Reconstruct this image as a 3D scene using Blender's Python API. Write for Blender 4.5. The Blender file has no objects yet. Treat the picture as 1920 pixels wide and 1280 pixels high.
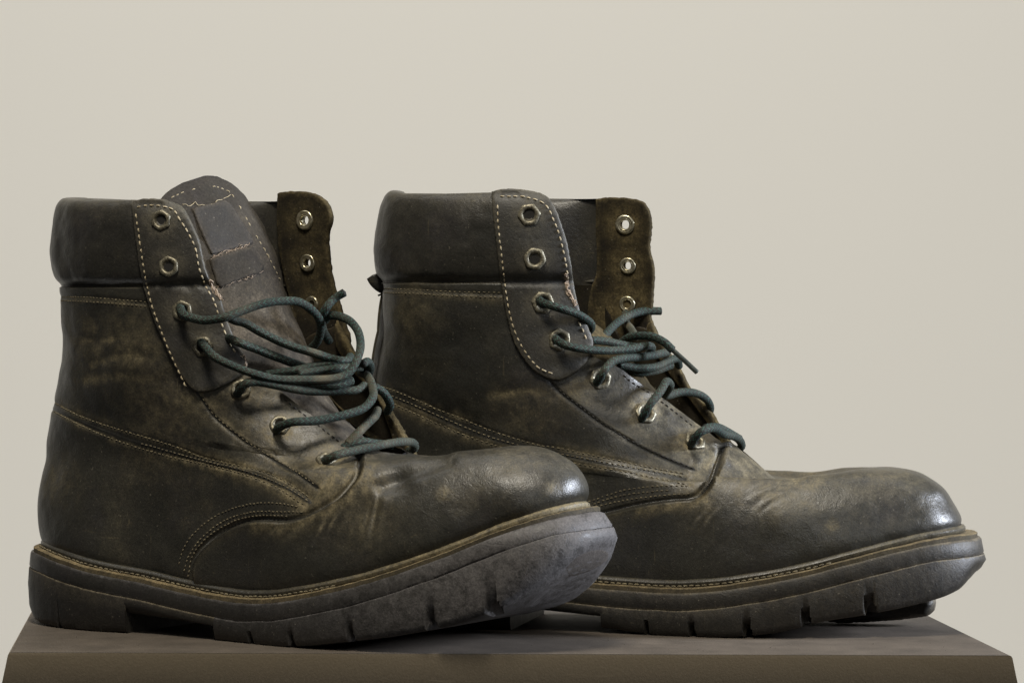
import bpy, math, random
import numpy as np
from mathutils import Vector, Matrix
from mathutils.bvhtree import BVHTree
from mathutils.geometry import delaunay_2d_cdt

random.seed(4); np.random.seed(4)
SC = bpy.context.scene
COL = SC.collection
R = math.radians

# ------------------------------------------------------------------ camera
FPX, CAM_D, CAM_H, HY = 6480.0, 1.6, 714 / 6480 * 1.6, 508.0
cam = bpy.data.cameras.new('camera')
cam_o = bpy.data.objects.new('camera', cam); COL.objects.link(cam_o)
cam.sensor_width = 36; cam.lens = FPX / 1920 * 36; cam.shift_y = -132 / 1920
cam.clip_start = 0.05; cam.clip_end = 50
cam_o.location = (0, -CAM_D, CAM_H); cam_o.rotation_euler = (R(90), 0, 0)
SC.camera = cam_o

# ------------------------------------------------------------------ world and lamps
w = bpy.data.worlds.new('World'); SC.world = w; w.use_nodes = True
bgn = w.node_tree.nodes['Background']
bgn.inputs[0].default_value = (1.0, 0.96, 0.9, 1); bgn.inputs[1].default_value = 0.065

def area(name, loc, target, sx, sy, power, col):
    l = bpy.data.lights.new(name, 'AREA'); l.shape = 'RECTANGLE'; l.size = sx; l.size_y = sy
    l.energy = power; l.color = col
    o = bpy.data.objects.new(name, l); COL.objects.link(o); o.location = loc
    o.rotation_euler = (Vector(target) - Vector(loc)).to_track_quat('-Z', 'Y').to_euler()
    return o
area('overhead_lamp', (-0.12, -0.7, 1.34), (0, 0.08, 0.05), 0.36, 0.36, 21, (1.0, 0.93, 0.80))
area('window_lamp', (1.65, 0.0, 0.55), (0.1, 0.03, 0.08), 0.36, 0.42, 8.0, (0.82, 0.88, 1.0)).data.spread = R(65)
area('front_lamp', (0.5, -2.3, 1.05), (0, 0.0, 0.1), 0.5, 0.5, 4.5, (0.93, 0.96, 1.0))
area('wall_lamp_top', (0, 0.35, 1.75), (0, 1.6, 0.2), 3.2, 0.5, 20.5, (1.0, 0.985, 0.95)).data.spread = R(150)  # unseen lamp added to light the wall evenly
area('wall_lamp_low', (0, 0.45, -1.2), (0, 1.6, 0.2), 3.2, 0.5, 14.7, (1.0, 0.985, 0.95)).data.spread = R(140)  # unseen too, added below to level the wall's brightness
vs = SC.view_settings
vs.view_transform = 'Standard'; vs.look = 'None'; vs.exposure = 0; vs.gamma = 1

# ------------------------------------------------------------------ small maths
def rng(a, b, n): return np.linspace(a, b, n)

def pchip(x, y, xi):
    x = np.asarray(x, float); y = np.asarray(y, float); xi = np.clip(np.asarray(xi, float), x[0], x[-1])
    h = np.diff(x); d = np.diff(y) / h
    m = np.zeros_like(y); m[0] = d[0]; m[-1] = d[-1]
    for i in range(1, len(x) - 1):
        if d[i-1] * d[i] > 0:
            w1 = 2 * h[i] + h[i-1]; w2 = h[i] + 2 * h[i-1]
            m[i] = (w1 + w2) / (w1 / d[i-1] + w2 / d[i])
    k = np.clip(np.searchsorted(x, xi, side='right') - 1, 0, len(h) - 1)
    t = (xi - x[k]) / h[k]
    return (y[k] * (1 + 2*t) * (1-t)**2 + h[k]*m[k]*t*(1-t)**2 + y[k+1]*t*t*(3-2*t) + h[k]*m[k+1]*t*t*(t-1))

def crom(P, step):
    """dense Catmull-Rom through the points P (n, d), about `step` apart"""
    P = np.asarray(P, float); n = len(P); out = []
    Q = np.vstack([2*P[0]-P[1], P, 2*P[-1]-P[-2]])
    for i in range(n - 1):
        a, b, c, d = Q[i], Q[i+1], Q[i+2], Q[i+3]
        m = max(2, int(np.linalg.norm(c - b) / step) + 1)
        t = np.linspace(0, 1, m, endpoint=False)[:, None]
        out.append(0.5 * ((2*b) + (c-a)*t + (2*a-5*b+4*c-d)*t*t + (3*b-3*c+d-a)*t**3))
    out.append(P[-1:])
    return np.vstack(out)

def resample(P, step):
    P = np.asarray(P, float); L = np.r_[0, np.cumsum(np.linalg.norm(np.diff(P, axis=0), axis=1))]
    n = max(2, int(round(L[-1] / step)) + 1); s = np.linspace(0, L[-1], n)
    return np.stack([np.interp(s, L, P[:, k]) for k in range(P.shape[1])], 1)

def seg_dist(pts, line, ends=False):
    """unsigned distance of 2-D points to a polyline, the side they lie on, and how far past its ends"""
    best = np.full(len(pts), 1e9); side = np.zeros(len(pts)); over = np.zeros(len(pts)); n = len(line) - 1
    for i, (a, b) in enumerate(zip(line[:-1], line[1:])):
        ab = b - a; L2 = ab @ ab + 1e-9
        t0 = ((pts - a) @ ab) / L2; t = np.clip(t0, 0, 1)
        d = pts - (a + t[:, None] * ab); dd = np.hypot(d[:, 0], d[:, 1])
        m = dd < best
        cr = ab[0] * d[:, 1] - ab[1] * d[:, 0]
        o = np.zeros(len(pts))
        if i == 0: o = np.maximum(o, -t0)
        if i == n - 1: o = np.maximum(o, t0 - 1)
        side[m] = np.sign(cr[m]); best[m] = dd[m]; over[m] = o[m] * math.sqrt(L2)
    return (best, side, over) if ends else (best, side)

def inside(pts, poly):
    x, y = pts[:, 0], pts[:, 1]; c = np.zeros(len(pts), bool); n = len(poly)
    for i in range(n):
        x1, y1 = poly[i]; x2, y2 = poly[(i+1) % n]
        m = ((y1 > y) != (y2 > y))
        with np.errstate(divide='ignore', invalid='ignore'):
            c ^= m & (x < (x2-x1)*(y-y1)/((y2-y1) if y2 != y1 else 1e-9) + x1)
    return c

def vnoise(P, seed=0):
    P = np.asarray(P, float); i = np.floor(P).astype(np.int64); f = P - i; f = f*f*(3-2*f)
    def h(a):
        n = (a[:, 0]*374761393 + a[:, 1]*668265263 + a[:, 2]*2147483647 + seed*1274126177) & 0xffffffff
        n = ((n ^ (n >> 13)) * 1274126177) & 0xffffffff
        return ((n ^ (n >> 16)) & 0xffff) / 32767.5 - 1
    r = 0
    for dx in (0, 1):
        for dy in (0, 1):
            for dz in (0, 1):
                wgt = (f[:, 0] if dx else 1-f[:, 0]) * (f[:, 1] if dy else 1-f[:, 1]) * (f[:, 2] if dz else 1-f[:, 2])
                r = r + wgt * h(i + np.array([dx, dy, dz]))
    return r

def smooth(a, b, x):
    t = np.clip((x - a) / (b - a), 0, 1); return t*t*(3-2*t)

# ------------------------------------------------------------------ materials
def mat(name):
    m = bpy.data.materials.new(name); m.use_nodes = True
    nt = m.node_tree; return m, nt, nt.nodes['Principled BSDF']

def node(nt, typ, **kw):
    n = nt.nodes.new(typ)
    for k, v in kw.items():
        if k.startswith('i_'):
            n.inputs[int(k[2:]) if k[2:].isdigit() else k[2:].replace('_', ' ')].default_value = v
        else: setattr(n, k, v)
    return n

def noise(nt, vec, scale, detail=4, rough=0.55, dist=0.0):
    n = node(nt, 'ShaderNodeTexNoise'); n.inputs['Scale'].default_value = scale
    n.inputs['Detail'].default_value = detail; n.inputs['Roughness'].default_value = rough
    n.inputs['Distortion'].default_value = dist
    if vec is not None: nt.links.new(vec, n.inputs['Vector'])
    return n.outputs['Fac']

def ramp(nt, fac, stops):
    r = node(nt, 'ShaderNodeValToRGB'); e = r.color_ramp.elements
    while len(e) < len(stops): e.new(0.5)
    for k, (p, c) in enumerate(stops):
        e[k].position = p; e[k].color = (*c, 1) if len(c) == 3 else c
    nt.links.new(fac, r.inputs[0]); return r.outputs[0]

def mixc(nt, fac, a, b, blend='MIX'):
    m = node(nt, 'ShaderNodeMix', data_type='RGBA', blend_type=blend)
    for sock, val in ((0, fac), (6, a), (7, b)):
        if hasattr(val, 'is_linked') or hasattr(val, 'links'): nt.links.new(val, m.inputs[sock])
        else: m.inputs[sock].default_value = (*val, 1) if isinstance(val, tuple) else val
    return m.outputs[2]

def math_n(nt, op, a, b=None, clamp=False):
    m = node(nt, 'ShaderNodeMath', operation=op, use_clamp=clamp)
    for k, v in enumerate((a, b)):
        if v is None: continue
        if hasattr(v, 'links'): nt.links.new(v, m.inputs[k])
        else: m.inputs[k].default_value = v
    return m.outputs[0]

def bump(nt, h, strength, dist, prev=None):
    b = node(nt, 'ShaderNodeBump'); b.inputs['Strength'].default_value = strength
    b.inputs['Distance'].default_value = dist; nt.links.new(h, b.inputs['Height'])
    if prev is not None: nt.links.new(prev, b.inputs['Normal'])
    return b.outputs[0]

def ocoord(nt): return node(nt, 'ShaderNodeTexCoord').outputs['Object']

def leather(name, dark, mid, dusty, rough=0.5, grain=900, dust_gain=1.0, top_dust=0.07, spec=0.5, vb=0.07, fb=0.2):
    m, nt, p = mat(name); L = nt.links; oc = ocoord(nt)
    big = noise(nt, oc, 13, 7, 0.62, 0.2); med = noise(nt, oc, 210, 5, 0.7); fine = noise(nt, oc, 1100, 2, 0.7)
    base = mixc(nt, ramp(nt, big, [(0.34, (0, 0, 0)), (0.68, (1, 1, 1))]), dark, mid)
    # faint violet-grey polish where the oil has worn in
    pol = ramp(nt, noise(nt, oc, 31, 4, 0.6), [(0.5, (0, 0, 0)), (0.75, (1, 1, 1))])
    base = mixc(nt, math_n(nt, 'MULTIPLY', pol, 0.45), base, (dark[0]*1.5, dark[1]*1.42, dark[2]*1.95))
    at = node(nt, 'ShaderNodeAttribute', attribute_name='dust').outputs['Fac']
    geo = node(nt, 'ShaderNodeNewGeometry'); sep = node(nt, 'ShaderNodeSeparateXYZ'); L.new(geo.outputs['Normal'], sep.inputs[0])
    up = math_n(nt, 'MULTIPLY', math_n(nt, 'MAXIMUM', sep.outputs[2], 0.0), top_dust)
    d0 = math_n(nt, 'ADD', math_n(nt, 'MULTIPLY', math_n(nt, 'MAXIMUM', at, 0.0), dust_gain * 1.3), up)
    blotch = ramp(nt, med, [(0.35, (0.3,)*3), (0.65, (1.15,)*3)])
    d1 = math_n(nt, 'MULTIPLY', d0, blotch)
    d2 = math_n(nt, 'MULTIPLY', d1, ramp(nt, fine, [(0.3, (0.55,)*3), (0.65, (1.2,)*3)]), True)
    col = mixc(nt, d2, base, dusty)
    for rot, sc, amt in ((0.5, (30, 900, 900), 0.34), (-0.7, (900, 900, 26), 0.3), (1.2, (700, 40, 700), 0.22)):
        mp = node(nt, 'ShaderNodeMapping'); L.new(oc, mp.inputs[0]); mp.inputs['Scale'].default_value = sc; mp.inputs['Rotation'].default_value = (0.2, rot, 0.1)
        sc1 = ramp(nt, noise(nt, mp.outputs[0], 1.0, 2, 0.5), [(0.66, (0, 0, 0)), (0.74, (1, 1, 1))])
        sc2 = math_n(nt, 'MULTIPLY', sc1, ramp(nt, noise(nt, oc, 48 + rot * 9, 3, 0.6), [(0.5, (0, 0, 0)), (0.68, (1, 1, 1))]))
        col = mixc(nt, math_n(nt, 'MULTIPLY', sc2, amt), col, dusty)
    oil = math_n(nt, 'MULTIPLY', at, -1.0, True)  # negative values darken the leather
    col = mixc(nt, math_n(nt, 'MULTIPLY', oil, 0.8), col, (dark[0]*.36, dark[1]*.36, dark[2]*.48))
    speck = ramp(nt, noise(nt, oc, 700, 1, 0.5), [(0.735, (0, 0, 0)), (0.77, (1, 1, 1))])
    col = mixc(nt, math_n(nt, 'MULTIPLY', speck, 0.35), col, (0.2, 0.18, 0.14))
    grainy = ramp(nt, noise(nt, oc, 900, 3, 0.8), [(0.3, (0.66,)*3), (0.5, (0.98,)*3), (0.7, (1.4,)*3)])
    col = mixc(nt, 1.0, col, grainy, 'MULTIPLY')
    L.new(col, p.inputs['Base Color'])
    rr = math_n(nt, 'ADD', math_n(nt, 'MULTIPLY', med, 0.22), math_n(nt, 'ADD', math_n(nt, 'MULTIPLY', d2, 0.3), rough - 0.11), True)
    L.new(rr, p.inputs['Roughness']); p.inputs['Specular IOR Level'].default_value = spec
    v = node(nt, 'ShaderNodeTexVoronoi', feature='DISTANCE_TO_EDGE'); v.inputs['Scale'].default_value = grain; L.new(oc, v.inputs['Vector'])
    b1 = bump(nt, v.outputs['Distance'], vb, 0.0007)
    b2 = bump(nt, fine, fb, 0.0006, b1)
    b3 = bump(nt, noise(nt, oc, 160, 4, 0.6, 1.5), 0.22, 0.0012, b2)
    L.new(b3, p.inputs['Normal'])
    return m

M = {}
M['leather'] = leather('oiled_leather', (0.0155, 0.0152, 0.0132), (0.0295, 0.0283, 0.0225), (0.19, 0.155, 0.086), 0.37)
M['collar'] = leather('collar_leather', (0.0175, 0.017, 0.0155), (0.029, 0.027, 0.0215), (0.15, 0.125, 0.07), 0.38, 1100, 1.0, 0.25)
M['stay'] = leather('eyestay_leather', (0.0175, 0.0165, 0.014), (0.028, 0.026, 0.0205), (0.12, 0.104, 0.068), 0.5, 1200, 1.0, 0.1)
M['suede'] = leather('suede', (0.0065, 0.0055, 0.0042), (0.012, 0.010, 0.0066), (0.1, 0.078, 0.038), 0.9, 1600, 1.0, 0.1, 0.15)
M['dark_lining'] = leather('dark_lining', (0.008, 0.007, 0.005), (0.022, 0.017, 0.010), (0.09, 0.07, 0.035), 0.9, 1600, 1.0, 0.05, 0.15)  # dark tone stands in for shade in the gap behind the laces
M['tongue'] = leather('tongue_leather', (0.015, 0.0135, 0.0112), (0.034, 0.030, 0.0245), (0.105, 0.089, 0.068), 0.85, 1600, 1.0, 0.15, 0.2)
M['label'] = leather('label_leather', (0.014, 0.0128, 0.0112), (0.024, 0.0215, 0.0185), (0.13, 0.11, 0.085), 0.7, 1300, 1.0, 0.05, 0.3)
M['rubber'] = leather('sole_rubber', (0.0085, 0.0079, 0.0068), (0.0155, 0.0142, 0.0118), (0.15, 0.125, 0.085), 0.5, 1500, 1.0, 0.2, 0.4, 0.05)
M['rubber_dusty'] = leather('dusty_sole_rubber', (0.0115, 0.0107, 0.0094), (0.0205, 0.019, 0.0162), (0.088, 0.081, 0.078), 0.42, 1500, 1.0, 0.15, 0.5, 0.05)
M['welt'] = leather('welt_leather', (0.02, 0.018, 0.013), (0.045, 0.038, 0.024), (0.2, 0.155, 0.085), 0.75, 700, 1.0, 0.55, 0.25)

def simple(name, col, rough, metal=0.0, var=0.3, scale=600, bmp=0.3, dist=0.0004, col2=None):
    m, nt, p = mat(name); oc = ocoord(nt); n = noise(nt, oc, scale, 4, 0.6)
    c2 = col2 or tuple(c * (1 - var) for c in col)
    nt.links.new(mixc(nt, ramp(nt, n, [(0.35, (0, 0, 0)), (0.65, (1, 1, 1))]), c2, col), p.inputs['Base Color'])
    p.inputs['Roughness'].default_value = rough; p.inputs['Metallic'].default_value = metal
    nt.links.new(bump(nt, n, bmp, dist), p.inputs['Normal']); return m
M['thread_pale'] = simple('pale_thread', (0.46, 0.39, 0.26), 0.9, col2=(0.26, 0.21, 0.13))
M['thread_brown'] = simple('brown_thread', (0.21, 0.175, 0.105), 0.9, col2=(0.06, 0.05, 0.033))
M['thread_dark'] = simple('dark_thread', (0.03, 0.027, 0.022), 0.9)
M['brass'] = simple('worn_eyelet_metal', (0.27, 0.245, 0.175), 0.45, 0.6, col2=(0.075, 0.065, 0.045), scale=900, bmp=0.5)
M['ring'] = simple('bright_eyelet_metal', (0.62, 0.57, 0.42), 0.28, 0.9, col2=(0.3, 0.26, 0.16), scale=500, bmp=0.2)
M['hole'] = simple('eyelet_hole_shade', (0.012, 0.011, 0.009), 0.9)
M['fray'] = simple('frayed_edge', (0.42, 0.33, 0.25), 0.95, col2=(0.2, 0.15, 0.11))
M['aglet'] = simple('clear_aglet', (0.05, 0.055, 0.045), 0.18, col2=(0.025, 0.03, 0.028))

def lace_mat():
    m, nt, p = mat('braided_lace'); L = nt.links
    uv = node(nt, 'ShaderNodeUVMap', uv_map='UVMap').outputs[0]
    sep = node(nt, 'ShaderNodeSeparateXYZ'); L.new(uv, sep.inputs[0])
    def tri(x): return math_n(nt, 'ABSOLUTE', math_n(nt, 'SUBTRACT', math_n(nt, 'FRACT', x), 0.5))
    a = math_n(nt, 'ADD', sep.outputs[0], sep.outputs[1]); b = math_n(nt, 'SUBTRACT', sep.outputs[0], sep.outputs[1])
    ta, tb = tri(a), tri(b)
    chev = math_n(nt, 'ADD', sep.outputs[1], math_n(nt, 'MULTIPLY', tri(math_n(nt, 'MULTIPLY', sep.outputs[0], 0.6)), 2.0))
    ca = math_n(nt, 'GREATER_THAN', math_n(nt, 'FRACT', math_n(nt, 'MULTIPLY', chev, 0.6)), 0.58)
    h = math_n(nt, 'MULTIPLY', math_n(nt, 'SUBTRACT', 0.5, ta), math_n(nt, 'SUBTRACT', 0.5, tb))
    oc = ocoord(nt); wear = noise(nt, oc, 60, 4, 0.6)
    green = mixc(nt, ramp(nt, wear, [(0.4, (0, 0, 0)), (0.62, (1, 1, 1))]), (0.022, 0.082, 0.066), (0.056, 0.122, 0.096))
    col = mixc(nt, math_n(nt, 'MULTIPLY', ca, 0.8), (0.0085, 0.011, 0.010), green)
    col = mixc(nt, ramp(nt, h, [(0.02, (1, 1, 1)), (0.09, (0, 0, 0))]), col, (0.006, 0.008, 0.007))
    at = node(nt, 'ShaderNodeAttribute', attribute_name='dust').outputs['Fac']
    dust = math_n(nt, 'MULTIPLY', at, ramp(nt, noise(nt, oc, 120, 3, 0.6), [(0.35, (0.3,)*3), (0.65, (1,)*3)]))
    col = mixc(nt, dust, col, (0.12, 0.1, 0.065))
    L.new(col, p.inputs['Base Color']); p.inputs['Roughness'].default_value = 0.75
    p.inputs['Specular IOR Level'].default_value = 0.32
    L.new(bump(nt, h, 0.6, 0.0009), p.inputs['Normal']); return m
M['lace'] = lace_mat()

def plinth_mat():
    m, nt, p = mat('plinth_paint'); L = nt.links; oc = ocoord(nt)
    n = noise(nt, oc, 9, 5, 0.6); f = noise(nt, oc, 900, 2, 0.7)
    c = mixc(nt, n, (0.017, 0.0152, 0.0135), (0.023, 0.0205, 0.018))
    c = mixc(nt, ramp(nt, f, [(0.4, (0, 0, 0)), (0.75, (0.16,)*3)]), c, (0.2, 0.165, 0.12))
    sp = ramp(nt, noise(nt, oc, 420, 1, 0.5), [(0.74, (0, 0, 0)), (0.76, (1, 1, 1))])
    c = mixc(nt, math_n(nt, 'MULTIPLY', sp, 0.5), c, (0.02, 0.017, 0.014))
    at = node(nt, 'ShaderNodeAttribute', attribute_name='dust').outputs['Fac']
    geo = node(nt, 'ShaderNodeNewGeometry'); sp2 = node(nt, 'ShaderNodeSeparateXYZ'); L.new(geo.outputs['Normal'], sp2.inputs[0])
    settle = math_n(nt, 'MULTIPLY', math_n(nt, 'GREATER_THAN', sp2.outputs[2], 0.8), ramp(nt, noise(nt, oc, 35, 6, 0.65), [(0.3, (0.25,)*3), (0.7, (0.6,)*3)]))  # upward faces mixed unevenly towards a paler colour
    c = mixc(nt, settle, c, (0.17, 0.14, 0.112))
    scr = node(nt, 'ShaderNodeMapping'); L.new(oc, scr.inputs[0]); scr.inputs['Scale'].default_value = (22, 500, 420); scr.inputs['Rotation'].default_value = (0, 0.15, 0.3)
    c = mixc(nt, math_n(nt, 'MULTIPLY', ramp(nt, noise(nt, scr.outputs[0], 1.0, 2, 0.5), [(0.68, (0, 0, 0)), (0.74, (1, 1, 1))]), 0.16), c, (0.19, 0.16, 0.12))
    c = mixc(nt, math_n(nt, 'MULTIPLY', at, 0.5), c, (0.26, 0.21, 0.14))
    L.new(c, p.inputs['Base Color']); p.inputs['Roughness'].default_value = 0.7; p.inputs['Specular IOR Level'].default_value = 0.2
    L.new(bump(nt, f, 0.25, 0.0005), p.inputs['Normal']); return m
M['plinth'] = plinth_mat()

def wall_mat():
    m, nt, p = mat('wall_paint'); oc = ocoord(nt)
    n = noise(nt, oc, 2.0, 4, 0.5)
    nt.links.new(mixc(nt, n, (0.695, 0.677, 0.63), (0.71, 0.692, 0.643)), p.inputs['Base Color'])
    p.inputs['Roughness'].default_value = 0.95; p.inputs['Specular IOR Level'].default_value = 0.1
    nt.links.new(bump(nt, noise(nt, oc, 160, 4), 0.05, 0.001), p.inputs['Normal']); return m
M['wall'] = wall_mat()
M['grit'] = simple('dry_dirt', (0.12, 0.095, 0.06), 0.95, scale=300, col2=(0.03, 0.025, 0.018))
M['worn'] = leather('worn_sole_rubber', (0.05, 0.044, 0.040), (0.07, 0.061, 0.054), (0.16, 0.13, 0.10), 0.7, 900, 1.0, 0, 0.3)
M['pale'] = leather('pale_sole_rubber', (0.05, 0.05, 0.04), (0.09, 0.088, 0.07), (0.2, 0.19, 0.14), 0.6, 900, 1.0, 0, 0.3)
M['floor'] = simple('floor_covering', (0.06, 0.055, 0.048), 0.8, scale=40)

# ------------------------------------------------------------------ mesh builders
def mesh_obj(name, V, Fc, m, parent=None, smooth_on=True, normals=None, dust=None, label=None, kind=None, uv=None):
    me = bpy.data.meshes.new(name)
    me.from_pydata(np.asarray(V, float).tolist(), [], Fc if isinstance(Fc, list) else Fc.tolist())
    me.materials.append(m)
    if smooth_on: me.polygons.foreach_set('use_smooth', [True] * len(me.polygons))
    if dust is not None:
        a = me.attributes.new('dust', 'FLOAT', 'POINT'); a.data.foreach_set('value', np.asarray(dust, np.float32))
    if uv is not None:
        l = me.uv_layers.new(name='UVMap'); vi = np.zeros(len(me.loops), np.int32); me.loops.foreach_get('vertex_index', vi)
        l.data.foreach_set('uv', np.asarray(uv, np.float32)[vi].ravel())
    me.update()
    if normals is not None: me.normals_split_custom_set_from_vertices(np.asarray(normals, float).tolist())
    o = bpy.data.objects.new(name, me); COL.objects.link(o)
    if parent: o.parent = parent
    if label: o['label'] = label
    if kind: o['kind'] = kind
    return o

class MB:
    """collects vertices and faces in centimetres"""
    def __init__(s): s.V = []; s.F = []; s.D = []; s.U = []
    def add(s, V, Fc, d=0.0, U=None):
        o = len(s.V); V = [tuple(map(float, v)) for v in V]; s.V += V
        s.F += [tuple(int(i) + o for i in f) for f in Fc]
        s.D += list(d) if hasattr(d, '__len__') else [d] * len(V)
        s.U += list(U) if U is not None else [(0, 0)] * len(V)
    def build(s, name, m, parent, **kw):
        return mesh_obj(name, np.array(s.V) * 0.01, s.F, m, parent, dust=s.D, uv=s.U, **kw)

def frame_along(P):
    T = np.gradient(P, axis=0); T /= np.linalg.norm(T, axis=1)[:, None] + 1e-9
    N = np.zeros_like(P); n = np.cross(T[0], [0.3, 0.2, 1.0]); n /= np.linalg.norm(n); N[0] = n
    for i in range(1, len(P)):
        n = n - T[i] * (n @ T[i]); n /= np.linalg.norm(n) + 1e-9; N[i] = n
    return T, N, np.cross(T, N)

def tube(mb, P, r, sides=10, cap=True, dust=None, pitch=0.15, flat=1.0):
    P = np.asarray(P, float); T, N, Bn = frame_along(P); n = len(P)
    rr = r if hasattr(r, '__len__') else np.full(n, r)
    L = np.r_[0, np.cumsum(np.linalg.norm(np.diff(P, axis=0), axis=1))]
    ang = np.linspace(0, 2*math.pi, sides + 1)
    V = []; U = []; D = []
    for i in range(n):
        for k, a in enumerate(ang):
            V.append(P[i] + rr[i] * (math.cos(a) * N[i] + flat * math.sin(a) * Bn[i]))
            U.append((k / sides * 10, L[i] / pitch)); D.append(0 if dust is None else dust[i])
    Fc = []; S = sides + 1
    for i in range(n - 1):
        for k in range(sides):
            Fc.append((i*S+k, i*S+k+1, (i+1)*S+k+1, (i+1)*S+k))
    if cap:
        for i, rev in ((0, True), (n-1, False)):
            V.append(P[i] + T[i] * rr[i] * (0.35 if not rev else -0.35)); U.append((0, 0)); D.append(0); c = len(V) - 1
            for k in range(sides):
                f = (i*S+k, i*S+k+1, c); Fc.append(f[::-1] if rev else f)
    mb.add(V, Fc, D, U)

def lathe(mb, c, ax, prof, sides=24, hexr=None, spin=0.0, flip=False):
    """prof: (radius, height) list; rings flagged by hexr index set become hexagonal"""
    ax = Vector(ax).normalized(); t = ax.orthogonal().normalized()
    up = Vector((0, 0, 1)); t = (up - ax * up.dot(ax))
    t = t.normalized() if t.length > 1e-4 else ax.orthogonal().normalized()
    b = ax.cross(t); c = Vector(c); V = []; Fc = []
    for i, (r, h) in enumerate(prof):
        for k in range(sides):
            a = 2*math.pi*k/sides + spin
            q = r
            if hexr and i in hexr:
                aa = ((a - spin) % (math.pi/3)) - math.pi/6
                q = r * (0.25 + 0.75 * math.cos(math.pi/6) / math.cos(aa) * 1.06)
            V.append(c + (t*math.cos(a) + b*math.sin(a))*q + ax*h)
    for i in range(len(prof)-1):
        for k in range(sides):
            k2 = (k+1) % sides; Fc.append((i*sides+k, i*sides+k2, (i+1)*sides+k2, (i+1)*sides+k))
    mb.add(V, Fc)

# ------------------------------------------------------------------ boot: frame, upper surface, sole
def cr_eval(K, u):
    """Catmull-Rom through key rows K at parameters u"""
    K = np.asarray(K, float); u = np.clip(np.asarray(u, float), 0, len(K) - 1 - 1e-9)
    i = np.floor(u).astype(int); t = (u - i)[:, None]
    E = np.vstack([2*K[0]-K[1], K, 2*K[-1]-K[-2]])
    a, b, c, d = E[i], E[i+1], E[i+2], E[i+3]
    return 0.5 * ((2*b) + (c-a)*t + (2*a-5*b+4*c-d)*t*t + (3*b-3*c+d-a)*t**3)

MQ = ([0, .12, .3, .45, .65, .8, .92, 1], [.95, .95, .78, .85, 1.05, 1.08, 1.05, 1.0])

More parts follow.
